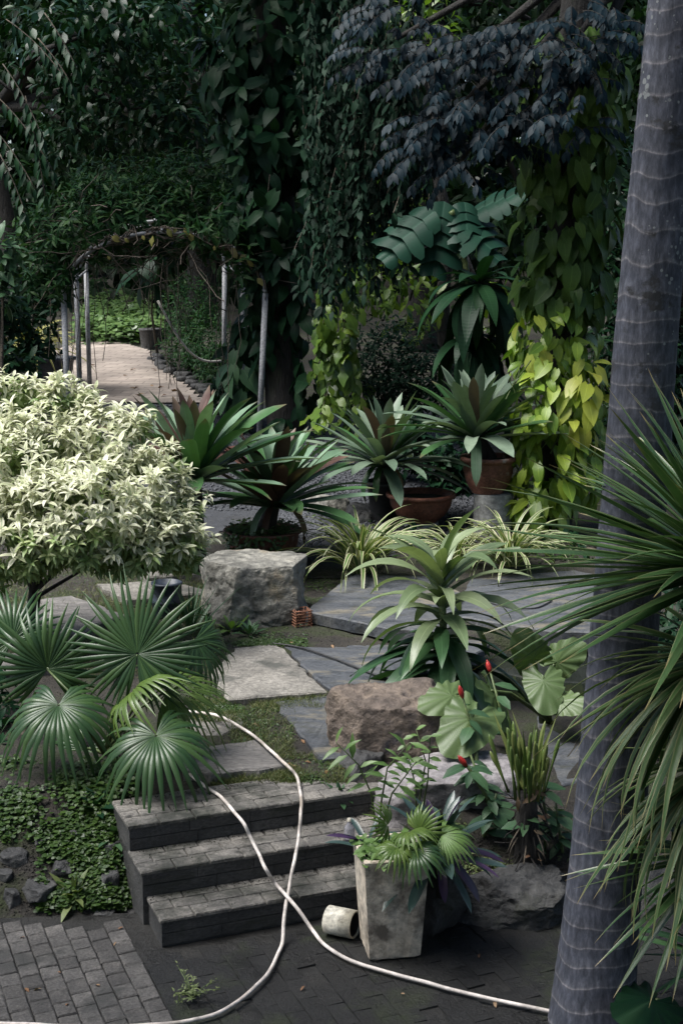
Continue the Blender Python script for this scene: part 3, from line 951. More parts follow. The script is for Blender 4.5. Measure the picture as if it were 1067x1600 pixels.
# ================================================================== ROCKS
def boulder(name, label, c, dims, mat, seed, cuts=9, group=None, rot=0.0, sub=5, rough=0.10, cat='boulder', depth=(0.62, 0.9), extra=()):
    rng = random.Random(seed)
    bm = bmesh.new()
    bmesh.ops.create_icosphere(bm, subdivisions=sub, radius=1.0)
    planes = []
    for i in range(cuts):
        n = rvec(rng).normalized()
        planes.append((n, rng.uniform(*depth)))
    planes.append((Vector((0.05, -0.1, 1)).normalized(), 0.72))
    planes += list(extra)
    off = Vector((seed * 3.7, seed * 1.3, seed * 2.1))
    for v in bm.verts:
        p = v.co.normalized()
        p = Vector((max(-.86, min(.86, p.x * 1.12)), max(-.86, min(.86, p.y * 1.12)), max(-.9, min(.86, p.z * 1.12))))
        for n, d in planes:
            q = p.dot(n) - d
            if q > 0:
                p = p - n * q * 0.94
        k = noise.noise(p * 1.5 + off) * rough * 1.3 + noise.noise(p * 4 + off) * rough * 0.5 + noise.noise(p * 11 + off) * rough * 0.2
        k += (abs(noise.noise(p * 3.1 + off)) - .2) * rough * -.9 + noise.noise(p * 22 + off) * rough * .13
        cr = abs(noise.noise(p * 2.2 + off * 2))
        if cr < 0.05:
            k -= (0.05 - cr) * 0.8
        v.co = p * (1 + k)
    Rm = Matrix.Rotation(rot, 4, 'Z')
    for v in bm.verts:
        v.co = Vector((v.co.x * dims[0] / 2 / 0.86, v.co.y * dims[1] / 2 / 0.86, v.co.z * dims[2] / 2 / 0.86))
    me = bpy.data.meshes.new(name)
    bm.to_mesh(me)
    bm.free()
    me.polygons.foreach_set('use_smooth', [True] * len(me.polygons))
    me.update()
    o = link(name, me, None, mat, Matrix.Translation(c) @ Rm)
    if label:
        tag(o, label, cat, group)
    return o


def boulder_px(name, label, x0, x1, ytop, ybase, Y, depthm, mat, seed, **kw):
    """a boulder spanning these pixels at distance Y; depthm its size away from the viewer"""
    base = aty((x0 + x1) / 2, ybase, Y)
    a, b_ = aty(x0, ybase, Y), aty(x1, ybase, Y)
    top = aty((x0 + x1) / 2, ytop, Y)
    w = (b_ - a).length
    h = top.z - base.z
    return boulder(name, label, (base.x, Y + depthm * 0.4, base.z + h * 0.42), (w, depthm, h * 1.12), mat, seed, **kw)


boulder_px('boulder', 'big squarish grey boulder beside the slate slabs', 318, 478, 872, 990, 11.3, 0.8, M_ROCK1, 6, rot=0.25, rough=0.075, sub=6, cuts=5, depth=(.88, 1.0), extra=[(Vector((0, 0, 1)), .70), (Vector((.1, -1, .12)).normalized(), .68), (Vector((.9, -.5, .1)).normalized(), .80), (Vector((-.8, -.5, .25)).normalized(), .85)])
boulder_px('boulder', 'brown flat topped boulder at the head of the steps', 512, 692, 1082, 1236, 8.35, 0.55, M_ROCK2, 3, rot=-0.1, rough=0.10, sub=6, cuts=9, depth=(.74, .95), extra=[(Vector((.1, -.25, 1)).normalized(), .74), (Vector((.15, -1, .1)).normalized(), .66), (Vector((-.75, -.7, .15)).normalized(), .74)])
boulder_px('boulder', 'smooth rounded grey boulder below the brown one', 585, 812, 1196, 1340, 7.85, 0.55, M_ROCK4, 21, rot=0.1, rough=0.06, sub=6, cuts=4)
boulder_px('boulder', 'cracked dark boulder at the end of the top step', 512, 600, 1175, 1320, 8.12, 0.45, M_ROCK3, 9, rot=0.5)
boulder_px('boulder', 'lumpy dark rock just behind the concrete planter', 640, 730, 1345, 1476, 7.05, 0.36, M_ROCK3, 15)
boulder_px('boulder', 'long cracked dark rock edging the damp courtyard', 700, 905, 1372, 1466, 7.15, 0.4, M_ROCK3, 27, cuts=12, sub=6, rough=.13)
boulder_px('boulder', 'dark edging rock behind the palm trunk', 890, 1067, 1360, 1460, 7.3, 0.4, M_ROCK3, 28)
boulder_px('boulder', 'tall grey stone standing in gravel beside the terracotta bowl', 480, 545, 768, 850, 15.4, 0.5, M_ROCK1, 31)
boulder_px('boulder', 'grey stone lying behind the striped spider plant', 540, 600, 790, 850, 15.0, 0.5, M_ROCK3, 33)
bank_rocks = [(20, 1345, 42, 30), (60, 1395, 60, 34), (15, 1405, 34, 34), (95, 1360, 40, 32), (170, 1330, 42, 30), (170, 1378, 34, 40), (5, 1372, 30, 26), (120, 1305, 34, 24), (66, 1318, 30, 20), (140, 1412, 40, 20), (205, 1425, 60, 16), (165, 1428, 44, 14)]
rock_words = ['mossy rock in the leafy bank at the photo edge', 'dark lumpy rock low in the bank above the dry pavers', 'dark rock at the foot of the bank by the photo edge', 'mossy rounded rock in the middle of the leafy bank',
              'dark rock high in the creeper beside the middle step', 'dark upright rock in the creeper beside the lowest step', 'mossy small rock half out of the photo in the bank', 'dark small rock high up in the bank under the fan palm',
              'dark flat rock high in the bank among creeper', 'mossy rock at the foot of the bank behind the fern', 'dark flat stone lying between bank and lowest step', 'dark flat stone at the foot of the creeper']
for i, (px, py, w, h) in enumerate(bank_rocks):
    p = gpt(px, py + h * 0.3)
    s = project(p)[2] / FPX
    boulder('bank_rock', rock_words[i], p + Vector((0, 0.05, h * s * 0.18)), (w * s, w * s * 0.8, h * s), M_ROCK3, 60 + i, sub=4, cuts=6, group='rocks in the leafy bank', cat='rock', rot=i)
rng = random.Random(8)
for i in range(30):
    t = i / 29
    px = [(236, 560), (262, 583), (300, 604), (330, 622)]
    j = min(2, int(t * 3))
    f = t * 3 - j
    x = px[j][0] + (px[j + 1][0] - px[j][0]) * f + rng.uniform(-3, 8)
    y = px[j][1] + (px[j + 1][1] - px[j][1]) * f + rng.uniform(-5, 4)
    p = gpt(x, y)
    s = rng.uniform(0.12, 0.24)
    boulder('edging_stone', 'small dark stone edging the brick path', p + Vector((0, 0, s * .25)), (s, s, s * .8), M_ROCK3, 90 + i, sub=2, cuts=5, group='stones edging the brick path', cat='stone', rot=i)

# loose gravel
rng = random.Random(21)
def pebble(seed):
    rg = random.Random(seed)
    V = [(rg.uniform(.35, .5) * x, rg.uniform(.35, .5) * y, rg.uniform(.25, .4) * z) for x, y, z in [(1, 0, 0), (0, 1, 0), (-1, 0, 0), (0, -1, 0), (0, 0, 1), (0, 0, -1)]]
    F = [(0, 1, 4), (1, 2, 4), (2, 3, 4), (3, 0, 4), (1, 0, 5), (2, 1, 5), (3, 2, 5), (0, 3, 5)]
    return np.array(V, dtype=np.float32), np.array(F, dtype=np.int32), np.zeros((6, 2), dtype=np.float32)
PEB = {'name': 'pebble', 'raw': [pebble(i) for i in range(5)], 'me': {}}
ms = []
gz = [(480, 790, 700, 850), (230, 480, 634, 720), (300, 640, 690, 800), (690, 760, 640, 830), (440, 500, 760, 880)]
for i in range(11000):
    a = gz[rng.randrange(len(gz))]
    p = gpt(rng.uniform(a[0], a[1]), rng.uniform(a[2], a[3]))
    s = rng.uniform(0.03, 0.075)
    ms.append(frame((p.x, p.y, p.z + 0.018), rvec(rng), (0, 0, 1), s))
me = bake('gravel', PEB, ms, rng)
me.polygons.foreach_set('use_smooth', [False] * len(me.polygons))
tag(link('gravel', me, None, M_STONE, None, 'stuff'), 'loose dark grey gravel around the bromeliads', 'gravel', kind='stuff')

# ================================================================== PALM TRUNK
def palm_trunk():
    base = Vector((1.185, 6.2, -0.02))
    root = thing('palm_tree', 'tall ringed grey palm trunk rising beside the spiky plant', 'palm', base)
    H, SP = 8.6, 0.112
    nz, ns = 420, 56
    V, F, UV = [], [], []
    for i in range(nz + 1):
        z = H * i / nz
        r0 = 0.176 - 0.0125 * min(z, 5) + 0.03 * math.exp(-z * 2.5)
        cx = 0.205 * (z / 4.6) + 0.01 * math.sin(z * 1.3)
        cy = 0.02 * math.sin(z * 0.9)
        for k in range(ns):
            an = 2 * math.pi * k / ns
            wob = 0.28 * noise.noise(Vector((math.cos(an) * 1.1, math.sin(an) * 1.1, z * 1.7))) + 0.05 * noise.noise(Vector((math.cos(an) * 5, math.sin(an) * 5, z * 3)))
            w2 = 0.8 * noise.noise(Vector((7.3, 1.1, z * 2.2)))
            h = z / SP + wob + w2
            fr = h - math.floor(h)
            bump = 0.0022 * (1 - fr) ** 4 + 0.0015 * math.exp(-((fr - 0.97) / 0.03) ** 2)
            r = r0 + bump + 0.004 * noise.noise(Vector((math.cos(an) * 2.5, math.sin(an) * 2.5, z * 4)))
            V.append((base.x + cx + r * math.cos(an), base.y + cy + r * math.sin(an), base.z + z))
            UV.append((k / ns, h / 100.0))
    for i in range(nz):
        for k in range(ns):
            k2 = (k + 1) % ns
            F.append((i * ns + k, i * ns + k2, (i + 1) * ns + k2, (i + 1) * ns + k))
    m, nt, b = newmat('palm_bark')
    uv = nt.nodes.new('ShaderNodeUVMap')
    uv.uv_map = 'leaf'
    sp = nt.nodes.new('ShaderNodeSeparateXYZ')
    nt.links.new(uv.outputs[0], sp.inputs[0])
    fr = math_(nt, 'FRACT', math_(nt, 'MULTIPLY', sp.outputs[1], 100.0))
    ge = nt.nodes.new('ShaderNodeNewGeometry')
    def nzz(scale, st, det=6.0):
        mp = nt.nodes.new('ShaderNodeMapping')
        mp.inputs['Scale'].default_value = st
        nt.links.new(ge.outputs['Position'], mp.inputs[0])
        n = N(nt, 'ShaderNodeTexNoise', Scale=scale, Detail=det, Roughness=0.65)
        nt.links.new(mp.outputs[0], n.inputs['Vector'])
        return n.outputs[0]
    rp = ramp(nt, [(0.0, (.20, .197, .21)), (0.045, (.13, .13, .143)), (0.11, (.080, .086, .104)), (0.6, (.060, .067, .087)), (0.94, (.070, .076, .094)), (0.98, (.12, .12, .132)), (1.0, (.19, .187, .20))])
    jit = nzz(16, (1, 1, .6))
    nt.links.new(math_(nt, 'ADD', fr, math_(nt, 'MULTIPLY', math_(nt, 'SUBTRACT', jit, 0.5), 0.12), True), rp.inputs[0])
    streak = nzz(14, (3, 3, 1.0))
    sr = ramp(nt, [(0.3, (.38, .39, .42)), (0.5, (.92, .92, .94)), (0.7, (1.8, 1.76, 1.75))])
    nt.links.new(streak, sr.inputs[0])
    c = mixc(nt, 1.0, rp.outputs[0], sr.outputs[0], 'MULTIPLY')
    big = nzz(2.0, (1, 1, 1))
    br = ramp(nt, [(0.3, (.7, .7, .72)), (0.7, (1.25, 1.22, 1.2))])
    nt.links.new(big, br.inputs[0])
    c = mixc(nt, 1.0, c, br.outputs[0], 'MULTIPLY')
    # lichen: pale discs and dark crust, only on the upper stem
    sep = nt.nodes.new('ShaderNodeSeparateXYZ')
    nt.links.new(ge.outputs['Position'], sep.inputs[0])
    high = math_(nt, 'MULTIPLY', math_(nt, 'SUBTRACT', sep.outputs[2], 1.6), 0.6, True)
    vo = N(nt, 'ShaderNodeTexVoronoi', Scale=30.0)
    vo.inputs['Randomness'].default_value = 1.0
    nt.links.new(ge.outputs['Position'], vo.inputs['Vector'])
    thr = math_(nt, 'MULTIPLY', math_(nt, 'SUBTRACT', nzz(3.0, (1, 1, 1)), 0.46, True), 2.0)
    spot = math_(nt, 'MULTIPLY', math_(nt, 'SUBTRACT', thr, vo.outputs[0], True), 18.0, True)
    c = mixc(nt, math_(nt, 'MULTIPLY', spot, high), c, (.22, .235, .235))
    dk = math_(nt, 'MULTIPLY', math_(nt, 'SUBTRACT', nzz(7.0, (1, 1, 1.4)), 0.57, True), 12.0, True)
    c = mixc(nt, math_(nt, 'MULTIPLY', dk, high), c, (.03, .03, .032))
    nt.links.new(c, b.inputs['Base Color'])
    b.inputs['Roughness'].default_value = 0.8
    bp = N(nt, 'ShaderNodeBump', Strength=0.5, Distance=0.01)
    nt.links.new(streak, bp.inputs['Height'])
    nt.links.new(bp.outputs[0], b.inputs['Normal'])
    link('trunk', mesh_np('trunk', V, F, UV), root, m)
    top = Vector((base.x + 0.205 * H / 4.6, base.y, base.z + H))
    mb = MB()
    mb.tube([top + Vector((0, 0, -.05)), top + Vector((0.02, 0, .5)), top + Vector((.03, 0, 1.0))], [0.125, 0.14, 0.05], 16)
    mb.obj('crown_shaft', M_GSTEM, root, True)
    rng = random.Random(2)
    ls = leafset('leaflet', 'blade', 0.07, 4, 3, (0.4, 1.0), 0.3)
    for f in range(11):
        az = f * 2.399
        el = rng.uniform(0.3, 1.1)
        pts, p, d = [], top + Vector((0.03, 0, 0.95)), Vector((math.cos(az) * math.cos(el), math.sin(az) * math.cos(el), math.sin(el)))
        ms = []
        for i in range(22):
            pts.append(p.copy())
            p = p + d * 0.115
            d = (d + Vector((0, 0, -0.075))).normalized()
            if i > 3:
                side = d.cross(Vector((0, 0, 1))).normalized()
                for s in (-1, 1):
                    for q in (0, .5):
                        ms.append(frame(p + d * 0.115 * q, side * s + d * 0.5 + Vector((0, 0, -.2)), (0, 0, 1), 0.62 * math.sin(math.pi * (i + 2) / 26) + .1))
        mb = MB()
        mb.tube(pts, [0.022 * (1 - i / 24) for i in range(22)], 6)
        fr_ = mb.obj('frond', M_GSTEM, root, True)
        link('leaflets', bake('leaflets', ls, ms, rng), fr_, ML_PALM)


palm_trunk()

# ================================================================== ROSETTES, SPRIGS
GA = 2.39996


def rosette(c, n, L, el0=85, el1=0, jit=0.12, seed=0, rad=0.03, ljit=0.15, az0=0.0):
    """(matrix, t) from the heart outwards"""
    rng = random.Random(seed)
    out = []
    for i in range(n):
        t = (i + .5) / n
        el = R(el0 + (el1 - el0) * t ** 0.9) + rng.uniform(-jit, jit)
        az = az0 + i * GA + rng.uniform(-.15, .15)
        h = Vector((math.cos(az), math.sin(az), 0))
        d = h * math.cos(el) + Vector((0, 0, math.sin(el)))
        up = Vector((0, 0, 1)) * math.cos(el) - h * math.sin(el) + rvec(rng, .06)
        s = L * (0.72 + 0.28 * min(1, t * 1.6)) * rng.uniform(1 - ljit, 1 + ljit * .6)
        out.append((frame(Vector(c) + h * rad * t + Vector((0, 0, -0.05 * t)), d, up, s), t))
    return out


def sprig(pos, axis, n, L, rng, spread=0.9):
    out = []
    axis = axis.normalized()
    a = axis.orthogonal().normalized()
    b_ = axis.cross(a)
    az0 = rng.uniform(0, 6.28)
    for i in range(n):
        t = (i + .5) / n
        az = az0 + i * GA
        h = a * math.cos(az) + b_ * math.sin(az)
        el = (1.15 - spread * t) + rng.uniform(-.2, .2)
        d = h * math.cos(el) + axis * math.sin(el) + Vector((0, 0, -.12))
        up = axis + Vector((0, 0, .6)) + rvec(rng, .15)
        out.append(frame(pos - axis * (0.5 * L * t), d, up, L * rng.uniform(.75, 1.12)))
    return out


# spiky plant beside the trunk ----------------------------------------
def spiky():
    foot = Vector((1.70, 5.5, 0))
    root = thing('spiky_plant', 'spiky yucca with long stiff green leaves crossing the palm trunk', 'yucca', foot)
    h1, h2, h3 = aty(1140, 880, 5.55), aty(1125, 1030, 5.6), aty(1130, 1190, 5.75)
    for h in (h1, h2, h3):
        mb = MB()
        m_ = Vector((foot.x + .05, foot.y, h.z * .4))
        mb.tube([foot, m_, Vector((h.x, h.y, h.z - .3)), h], [.07, .06, .05, .04], 10)
        mb.obj('stem', M_BARK, root, True)
    m1, m2 = [], []
    for mt, t in rosette(h1, 230, 1.0, 78, -20, .15, 1, .06):
        m1.append(mt)
    for mt, t in rosette(h2, 150, 0.84, 22, -50, .2, 2, .08):
        m2.append(mt)
    for mt, t in rosette(h3, 130, 0.80, 15, -55, .2, 3, .08):
        m2.append(mt)
    h4 = aty(1125, 1330, 5.9)
    for mt, t in rosette(h4, 90, .7, 40, -45, .2, 5, .08):
        m1.append(mt)
    leaves(root, LS_BLADE, m1, ML_YUC, 300)
    leaves(root, LS_BLADED, m2, ML_YUCY, 300, seed=9)
    # low strap leaves at the foot
    foot2 = atz(1120, 1560, 0.02)
    r2 = thing('strap_leaf_plant', 'low dark strap leaved plant at the foot of the palm', 'plant', foot2)
    leaves(r2, LS_BLADE, [m for m, t in rosette(foot2 + Vector((0, 0, .25)), 34, 0.62, 70, -5, .15, 4)], ML_BROMG)
    p = atz(1022, 1600, 0.12)
    r3 = thing('elephant_ear', 'single dark round leaf at the bottom corner beside the palm', 'plant', atz(1022, 1640, 0))
    leaves(r3, LS_EAR, [frame(p + Vector((.02, .05, .1)), (-.5, -.6, .15), (0, -.4, 1), .3)], ML_DARKV)
    mb = MB()
    mb.tube([Vector(r3.location), p + Vector((.02, .05, .1))], .012, 6)
    mb.obj('stalk', M_GSTEM, r3, True)


spiky()

# cream bush -----------------------------------------------------------
def cream_bush():
    foot = gpt(45, 1000)
    root = thing('variegated_bush', 'big cream and white leaved bush overhanging the stepping slabs', 'bush', foot)
    Y = foot.y
    def E(px, py, rx, rz, dy=0.0, ry=None):
        c = aty(px, py, Y + dy)
        s = (Y + dy) / FPX
        return (c.x, c.y, c.z, rx * s, (ry or rx * .8) * s, rz * s)
    clumps = [E(55, 665, 100, 72, .1), E(150, 695, 85, 70, 0), E(30, 740, 115, 90, -.25), E(120, 800, 120, 85, -.5), E(215, 760, 80, 60, -.2), E(240, 830, 78, 55, -.35),
              E(20, 840, 100, 70, -.5), E(190, 850, 90, 48, -.45), E(-50, 760, 90, 130, 0), E(250, 715, 42, 28, -.1), E(285, 852, 40, 36, -.25), E(282, 790, 36, 30, -.2), E(205, 655, 36, 26, .1), E(100, 610, 50, 22, .1), E(20, 600, 50, 24, .1)]
    rng = random.Random(7)
    ptsn = shell(clumps, 1500, rng, inner=0.3, back=0.12)
    ptsn += [(p + n * rng.uniform(.03, .10) + Vector((0, 0, rng.uniform(0, .03))), n) for p, n in shell(clumps, 150, rng, inner=0.02, back=0.1)]
    top, low = [], []
    for p, n in ptsn:
        ax = n * 0.7 + Vector((0, -0.1, 0.75)) + rvec(rng, .2)
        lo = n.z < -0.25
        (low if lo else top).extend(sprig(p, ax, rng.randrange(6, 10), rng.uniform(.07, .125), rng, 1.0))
    # inner leaves, greener
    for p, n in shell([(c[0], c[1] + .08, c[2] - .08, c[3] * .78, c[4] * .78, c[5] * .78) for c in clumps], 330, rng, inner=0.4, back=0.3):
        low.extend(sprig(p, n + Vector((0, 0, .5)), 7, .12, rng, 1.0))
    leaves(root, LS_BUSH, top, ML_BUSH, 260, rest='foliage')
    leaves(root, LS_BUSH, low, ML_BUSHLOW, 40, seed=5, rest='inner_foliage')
    # trunk and branches
    mb = MB()
    j = aty(52, 925, Y)
    mb.tube([foot + Vector((0, 0, -.05)), aty(47, 960, Y), j], [.045, .035, .032], 10)
    trk = mb.obj('trunk', M_BARK, root, True)
    for (px, py, dy) in [(20, 850, -.2), (90, 860, -.3), (120, 780, -.1), (200, 830, -.3), (60, 700, .1), (-20, 740, 0), (170, 720, .0)]:
        e = aty(px, py, Y + dy)
        mb = MB()
        mid = j.lerp(e, .45) + Vector((rng.uniform(-.05, .05), 0, .06))
        mb.tube([j, mid, e], [.026, .016, .007], 7)
        mb.obj('branch', M_BARK, root, True)
    # second thin stem behind
    mb = MB()
    mb.tube([foot + Vector((.02, .02, 0)), aty(62, 930, Y + .1), aty(130, 890, Y + .1)], [.025, .02, .012], 7)
    mb.obj('branch', M_BARK, root, True)


cream_bush()

# fan palm ----------------------------------------------------------------
def fan_mesh(name, seed, n=34, span=300, split=0.5, droop=0.5, cone=0.25, tip=0.5, fold=0.0):
    rng = random.Random(seed)
    V, F, UV = [], [], []
    da = R(span) / n
    stations = [0.02, split * .4, split * .75, split, split + (1 - split) * .3, split + (1 - split) * .62, 0.97]
    for i in range(n):
        a = -R(span) / 2 + (i + .5) * da
        Lf = (0.64 + 0.36 * math.cos(a * 0.5)) * rng.uniform(.9, 1.06)
        dz = rng.uniform(-.05, .05)
        tw = rng.uniform(-.25, .25)
        kink = rng.uniform(0.1, 1.25)
        sway = rng.uniform(-.14, .14)
        b0 = len(V)
        for s, r in enumerate(stations):
            inner = r <= split + 1e-6
            hw = (math.tan(da / 2) * r * 1.0 if inner else math.tan(da / 2) * split * 1.02 * max(.03, 1 - ((r - split) / (1.0 - split)) ** 1.7))
            rr = r * Lf
            aa = a + (0 if inner else (r - split) * sway)
            z = cone * rr - droop * rr * rr
            if not inner:
                q = (r - split) / (1 - split)
                z -= tip * kink * q * q * 0.5
                rr -= 0.10 * kink * tip * q * q
            z += dz * r + fold * abs(math.sin(a)) * rr
            x0, y0 = math.sin(aa) * rr, math.cos(aa) * rr
            px_, py_ = math.cos(aa), -math.sin(aa)
            pl = 0.34 * hw
            V += [(x0 - px_ * hw, y0 - py_ * hw, z - pl), (x0, y0, z + pl), (x0 + px_ * hw, y0 + py_ * hw, z - pl)]
            UV += [(0, r), (.5, r), (1, r)]
        for s in range(len(stations) - 1):
            p = b0 + 3 * s
            F += [(p, p + 1, p + 4, p + 3), (p + 1, p + 2, p + 5, p + 4)]
    return mesh_np(name, V, F, UV)


def fan_plant(root, foot, fronds, stalk=M_GSTEM, sr=.009):
    for i, (pos, axis, up, r, mat, kw) in enumerate(fronds):
        me = fan_mesh('frond', 100 + i, **kw)
        me.materials.append(mat)
        fo = link('frond', me, root, None, frame(pos, axis, up, r))
        mb = MB()
        mid = foot.lerp(pos, .55) + Vector((0, 0, .12)) * (pos - foot).length
        mb.tube([foot, mid, pos - Vector(axis).normalized() * .005], [sr * 1.4, sr, sr * .75], 6)
        mb.obj('stalk', stalk, root, True)


FP = aty(165, 1215, 8.55)
FP.z = zt(FP.x, FP.y)
fanp = thing('fan_palm', 'fan palm with pleated dark green leaves beside the steps', 'palm', FP)
fan_plant(fanp, FP, [
    (aty(215, 1022, 8.35), (.05, .25, 1), (-.15, -.95, .45), .56, ML_FAN, dict(n=44, span=345, split=.40, droop=.14, cone=.08, tip=.3)),
    (aty(75, 1045, 8.75), (.0, .1, .8), (.1, -.75, .6), .50, ML_FAN, dict(n=32, span=290, split=.42, droop=.3, cone=.2, tip=.6)),
    (aty(92, 1102, 8.2), (.08, -.85, -.45), (.0, -.5, .85), .50, ML_FAN, dict(n=34, span=310, split=.46, droop=.7, cone=.35, tip=1.0, fold=-.2)),
    (aty(212, 1080, 8.35), (.3, -.6, .35), (-.1, -.5, .85), .42, ML_FANY, dict(n=34, span=270, split=.5, droop=.55, cone=.35, tip=1.0, fold=-.2)),
    (aty(244, 1150, 7.95), (.25, -.85, -.4), (.0, -.5, .85), .50, ML_FAN, dict(n=32, span=310, split=.44, droop=.7, cone=.35, tip=1.0, fold=-.2)),
    (aty(305, 1000, 8.9), (.5, -.1, -.8), (.6, -.5, .5), .50, ML_FAN, dict(n=34, span=220, split=.42, droop=.5, cone=.2, tip=.8)),
    (aty(20, 1000, 9.1), (-.2, .2, .5), (.1, -.8, .6), .46, ML_FAN, dict(n=32, span=280, split=.4, droop=.5, cone=.2, tip=.7)),
    (aty(135, 1170, 8.6), (-.2, -.2, -.4), (0, -.6, .7), .38, ML_FAN, dict(n=30, span=280, split=.42, droop=.5, cone=.2, tip=.9)),
    (aty(262, 1080, 8.5), (.85, -.25, -.1), (.1, -.5, .85), .46, ML_FANY, dict(n=30, span=170, split=.46, droop=.7, cone=.3, tip=1.2)),
])

# bromeliads and their pots -----------------------------------------------------
def bromeliad(label, c, n, L, seed, mats, el=(80, -8), extra=(), root_at=None, group='giant bromeliads'):
    root = thing('bromeliad', label, 'bromeliad', root_at or c, group)
    rng = random.Random(seed)
    ro = rosette(c, n, L, el[0], el[1], .13, seed, .06)
    by = {}
    for m, t in ro:
        mt = rng.choices([x for x, w, a, b_ in mats if a <= t <= b_], [w for x, w, a, b_ in mats if a <= t <= b_])[0]
        by.setdefault(mt.name, (mt, []))[1].append(m)
    for mt, ml in by.values():
        leaves(root, LS_STRAP, ml, mt, 300, seed=seed + len(ml))
    for (d, s, mt) in extra:
        leaves(root, LS_STRAPD, [frame(c, d, (0, 0, 1), s)], mt, seed=seed * 7 + int(s * 100))
    mb = MB()
    f = Vector(root_at) if root_at is not None else Vector(c) - Vector((0, 0, .2))
    mb.tube([f, Vector(c) + Vector((0, 0, .03))], [.10, .055], 10)
    mb.obj('stem', M_BARK, root, True)
    return root


def pot(name, label, c, prof, mat, soil_z, soil_r, group=None, cat='pot'):
    root = thing(name, label, cat, c, group)
    mb = MB()
    mb.lathe(prof, c, 40, .01)
    mb.obj('bowl', mat, root, True)
    mb = MB()
    mb.lathe([(0.001, soil_z + .015), (soil_r * .5, soil_z + .02), (soil_r, soil_z)], c, 24, .06)
    mb.obj('soil', M_SOIL, root, True)
    return root


def bowl_prof(r, h, foot, rim=.03, th=.022):
    return [(foot * .98, 0.0), (foot, .012), (foot + (r - foot) * .42, h * .22), (foot + (r - foot) * .78, h * .55), (r - .02, h - rim * 1.4), (r - .012, h - rim), (r + .012, h - rim + .004), (r + .018, h - rim * .4), (r + .008, h), (r - th, h), (r - th - .006, h - rim), (r * .8, h * .62), (.02, h * .5)]


MIX_A = [(ML_BROM, 3, 0, 1), (ML_BROMG, 3, .2, 1), (ML_BROMR, 2, 0.0, .8)]
MIX_B = [(ML_BLUEBROM, 4, 0, 1), (ML_BROMG, 2, .3, 1), (ML_BROMR, .5, .1, .5)]
# clover pot behind the grey boulder
cpot = gpt(409, 886) + Vector((0, .25, .0))
k = cpot.y / FPX
pot('terracotta_bowl', 'wide clover topped terracotta bowl behind the big grey boulder', cpot, bowl_prof(.37, .32, .22), M_TERRA2, .27, .34)
rng = random.Random(31)
cl = thing('clover_plant', 'low clover spilling over the rim of the terracotta bowl', 'clover', cpot + Vector((0, 0, .29)))
ms = []
for i in range(520):
    a, r = rng.uniform(0, 6.28), .36 * math.sqrt(rng.random())
    ms.append(frame(cpot + Vector((r * math.cos(a), r * math.sin(a), .30 + rng.uniform(0, .07))), (rng.gauss(0, 1), rng.gauss(0, 1), .2), (rng.gauss(0, .3), -.3, 1), rng.uniform(.03, .05)))
for i in range(230):
    a = rng.uniform(-2.9, -.9)
    dn = rng.random() ** 1.4
    ms.append(frame(cpot + Vector(((.40 - dn * .06) * math.cos(a), (.40 - dn * .06) * math.sin(a), .32 - .22 * dn)), (rng.gauss(0, 1), rng.gauss(0, 1), -.4), (math.cos(a), math.sin(a), .5), rng.uniform(.03, .05)))
leaves(cl, LS_ROUND, ms, ML_COVER, 200)
cb = cpot + Vector((.12, .02, .57))
bromeliad('large maroon and green bromeliad growing from the clover bowl', cb, 62, 1.05, 3, MIX_A, (84, 8), [((-.5, -.8, .1), .62, ML_BROM), ((.75, -.65, .15), .62, ML_BROWN), ((-.3, -.9, -.1), .5, ML_BROMR)], cpot + Vector((.02, 0, .28)))
cb2 = aty(305, 745, 12.9)
bromeliad('large maroon and green bromeliad half behind the cream bush', cb2, 62, 1.12, 14, MIX_A, (86, 8), [((-.2, -.9, .1), .6, ML_BROMG)], Vector((cb2.x, cb2.y, zt(cb2.x, cb2.y))))
# terracotta bowl
bp_ = gpt(657, 822)
fz = zt(bp_.x, bp_.y)
mb = MB()
mb.lathe([(.19, -.03), (.185, .05), (.16, .058), (.0, .058)], Vector((bp_.x, bp_.y, fz)), 24, .03)
o = mb.obj('concrete_stand', M_CONC, None, True)
tag(o, 'low round concrete stand under the wide terracotta bowl', 'stand')
bwl = Vector((bp_.x, bp_.y, fz + .06))
pot('terracotta_bowl', 'smooth wide terracotta bowl of bare soil on a concrete foot', bwl, bowl_prof(.355, .30, .19, .045), M_TERRA, .235, .32)
# dark pot with bromeliad beside it
b3 = aty(600, 722, 15.0)
pz = Vector((b3.x + .02, b3.y + .1, zt(b3.x, b3.y)))
pot('nursery_pot', 'dark nursery pot hidden under the bromeliad beside the terracotta bowl', pz, [(.15, 0), (.2, .4), (.215, .4), (.215, .44), (.195, .44), (.18, .36), (.02, .34)], M_BLACK, .38, .18)
bromeliad('blue green bromeliad beside the wide terracotta bowl', b3, 58, 1.0, 25, MIX_B, (86, -2), [((-.6, -.7, .0), .6, ML_BROMG), ((-.3, -.8, -.1), .55, ML_BROMG), ((.5, -.8, .0), .5, ML_BROWN)], pz + Vector((0, 0, .36)))
# pot on pillar
pc = gpt(771, 836)
pc = Vector((pc.x, pc.y + .1, zt(pc.x, pc.y)))
mb = MB()
mb.lathe([(.205, -.05), (.205, .42), (.198, .43), (0, .43)], pc, 40, .008)
o = mb.obj('concrete_pillar', M_CONC, None, True)
tag(o, 'round concrete pipe pillar carrying the flaking terracotta pot', 'pillar')
pp = pc + Vector((-.06, 0, .435))
pot('terracotta_pot', 'flaking dark terracotta pot standing on the concrete pillar', pp, bowl_prof(.28, .38, .17, .05), M_TERRA2, .33, .25)
b4 = pp + Vector((-.14, 0, .60))
bromeliad('blue green bromeliad in the flaking pot on the pillar', b4, 56, 1.0, 36, MIX_B, (86, 0), [((-.05, -1, -.15), .72, ML_BROM)], pp + Vector((0, 0, .33)))

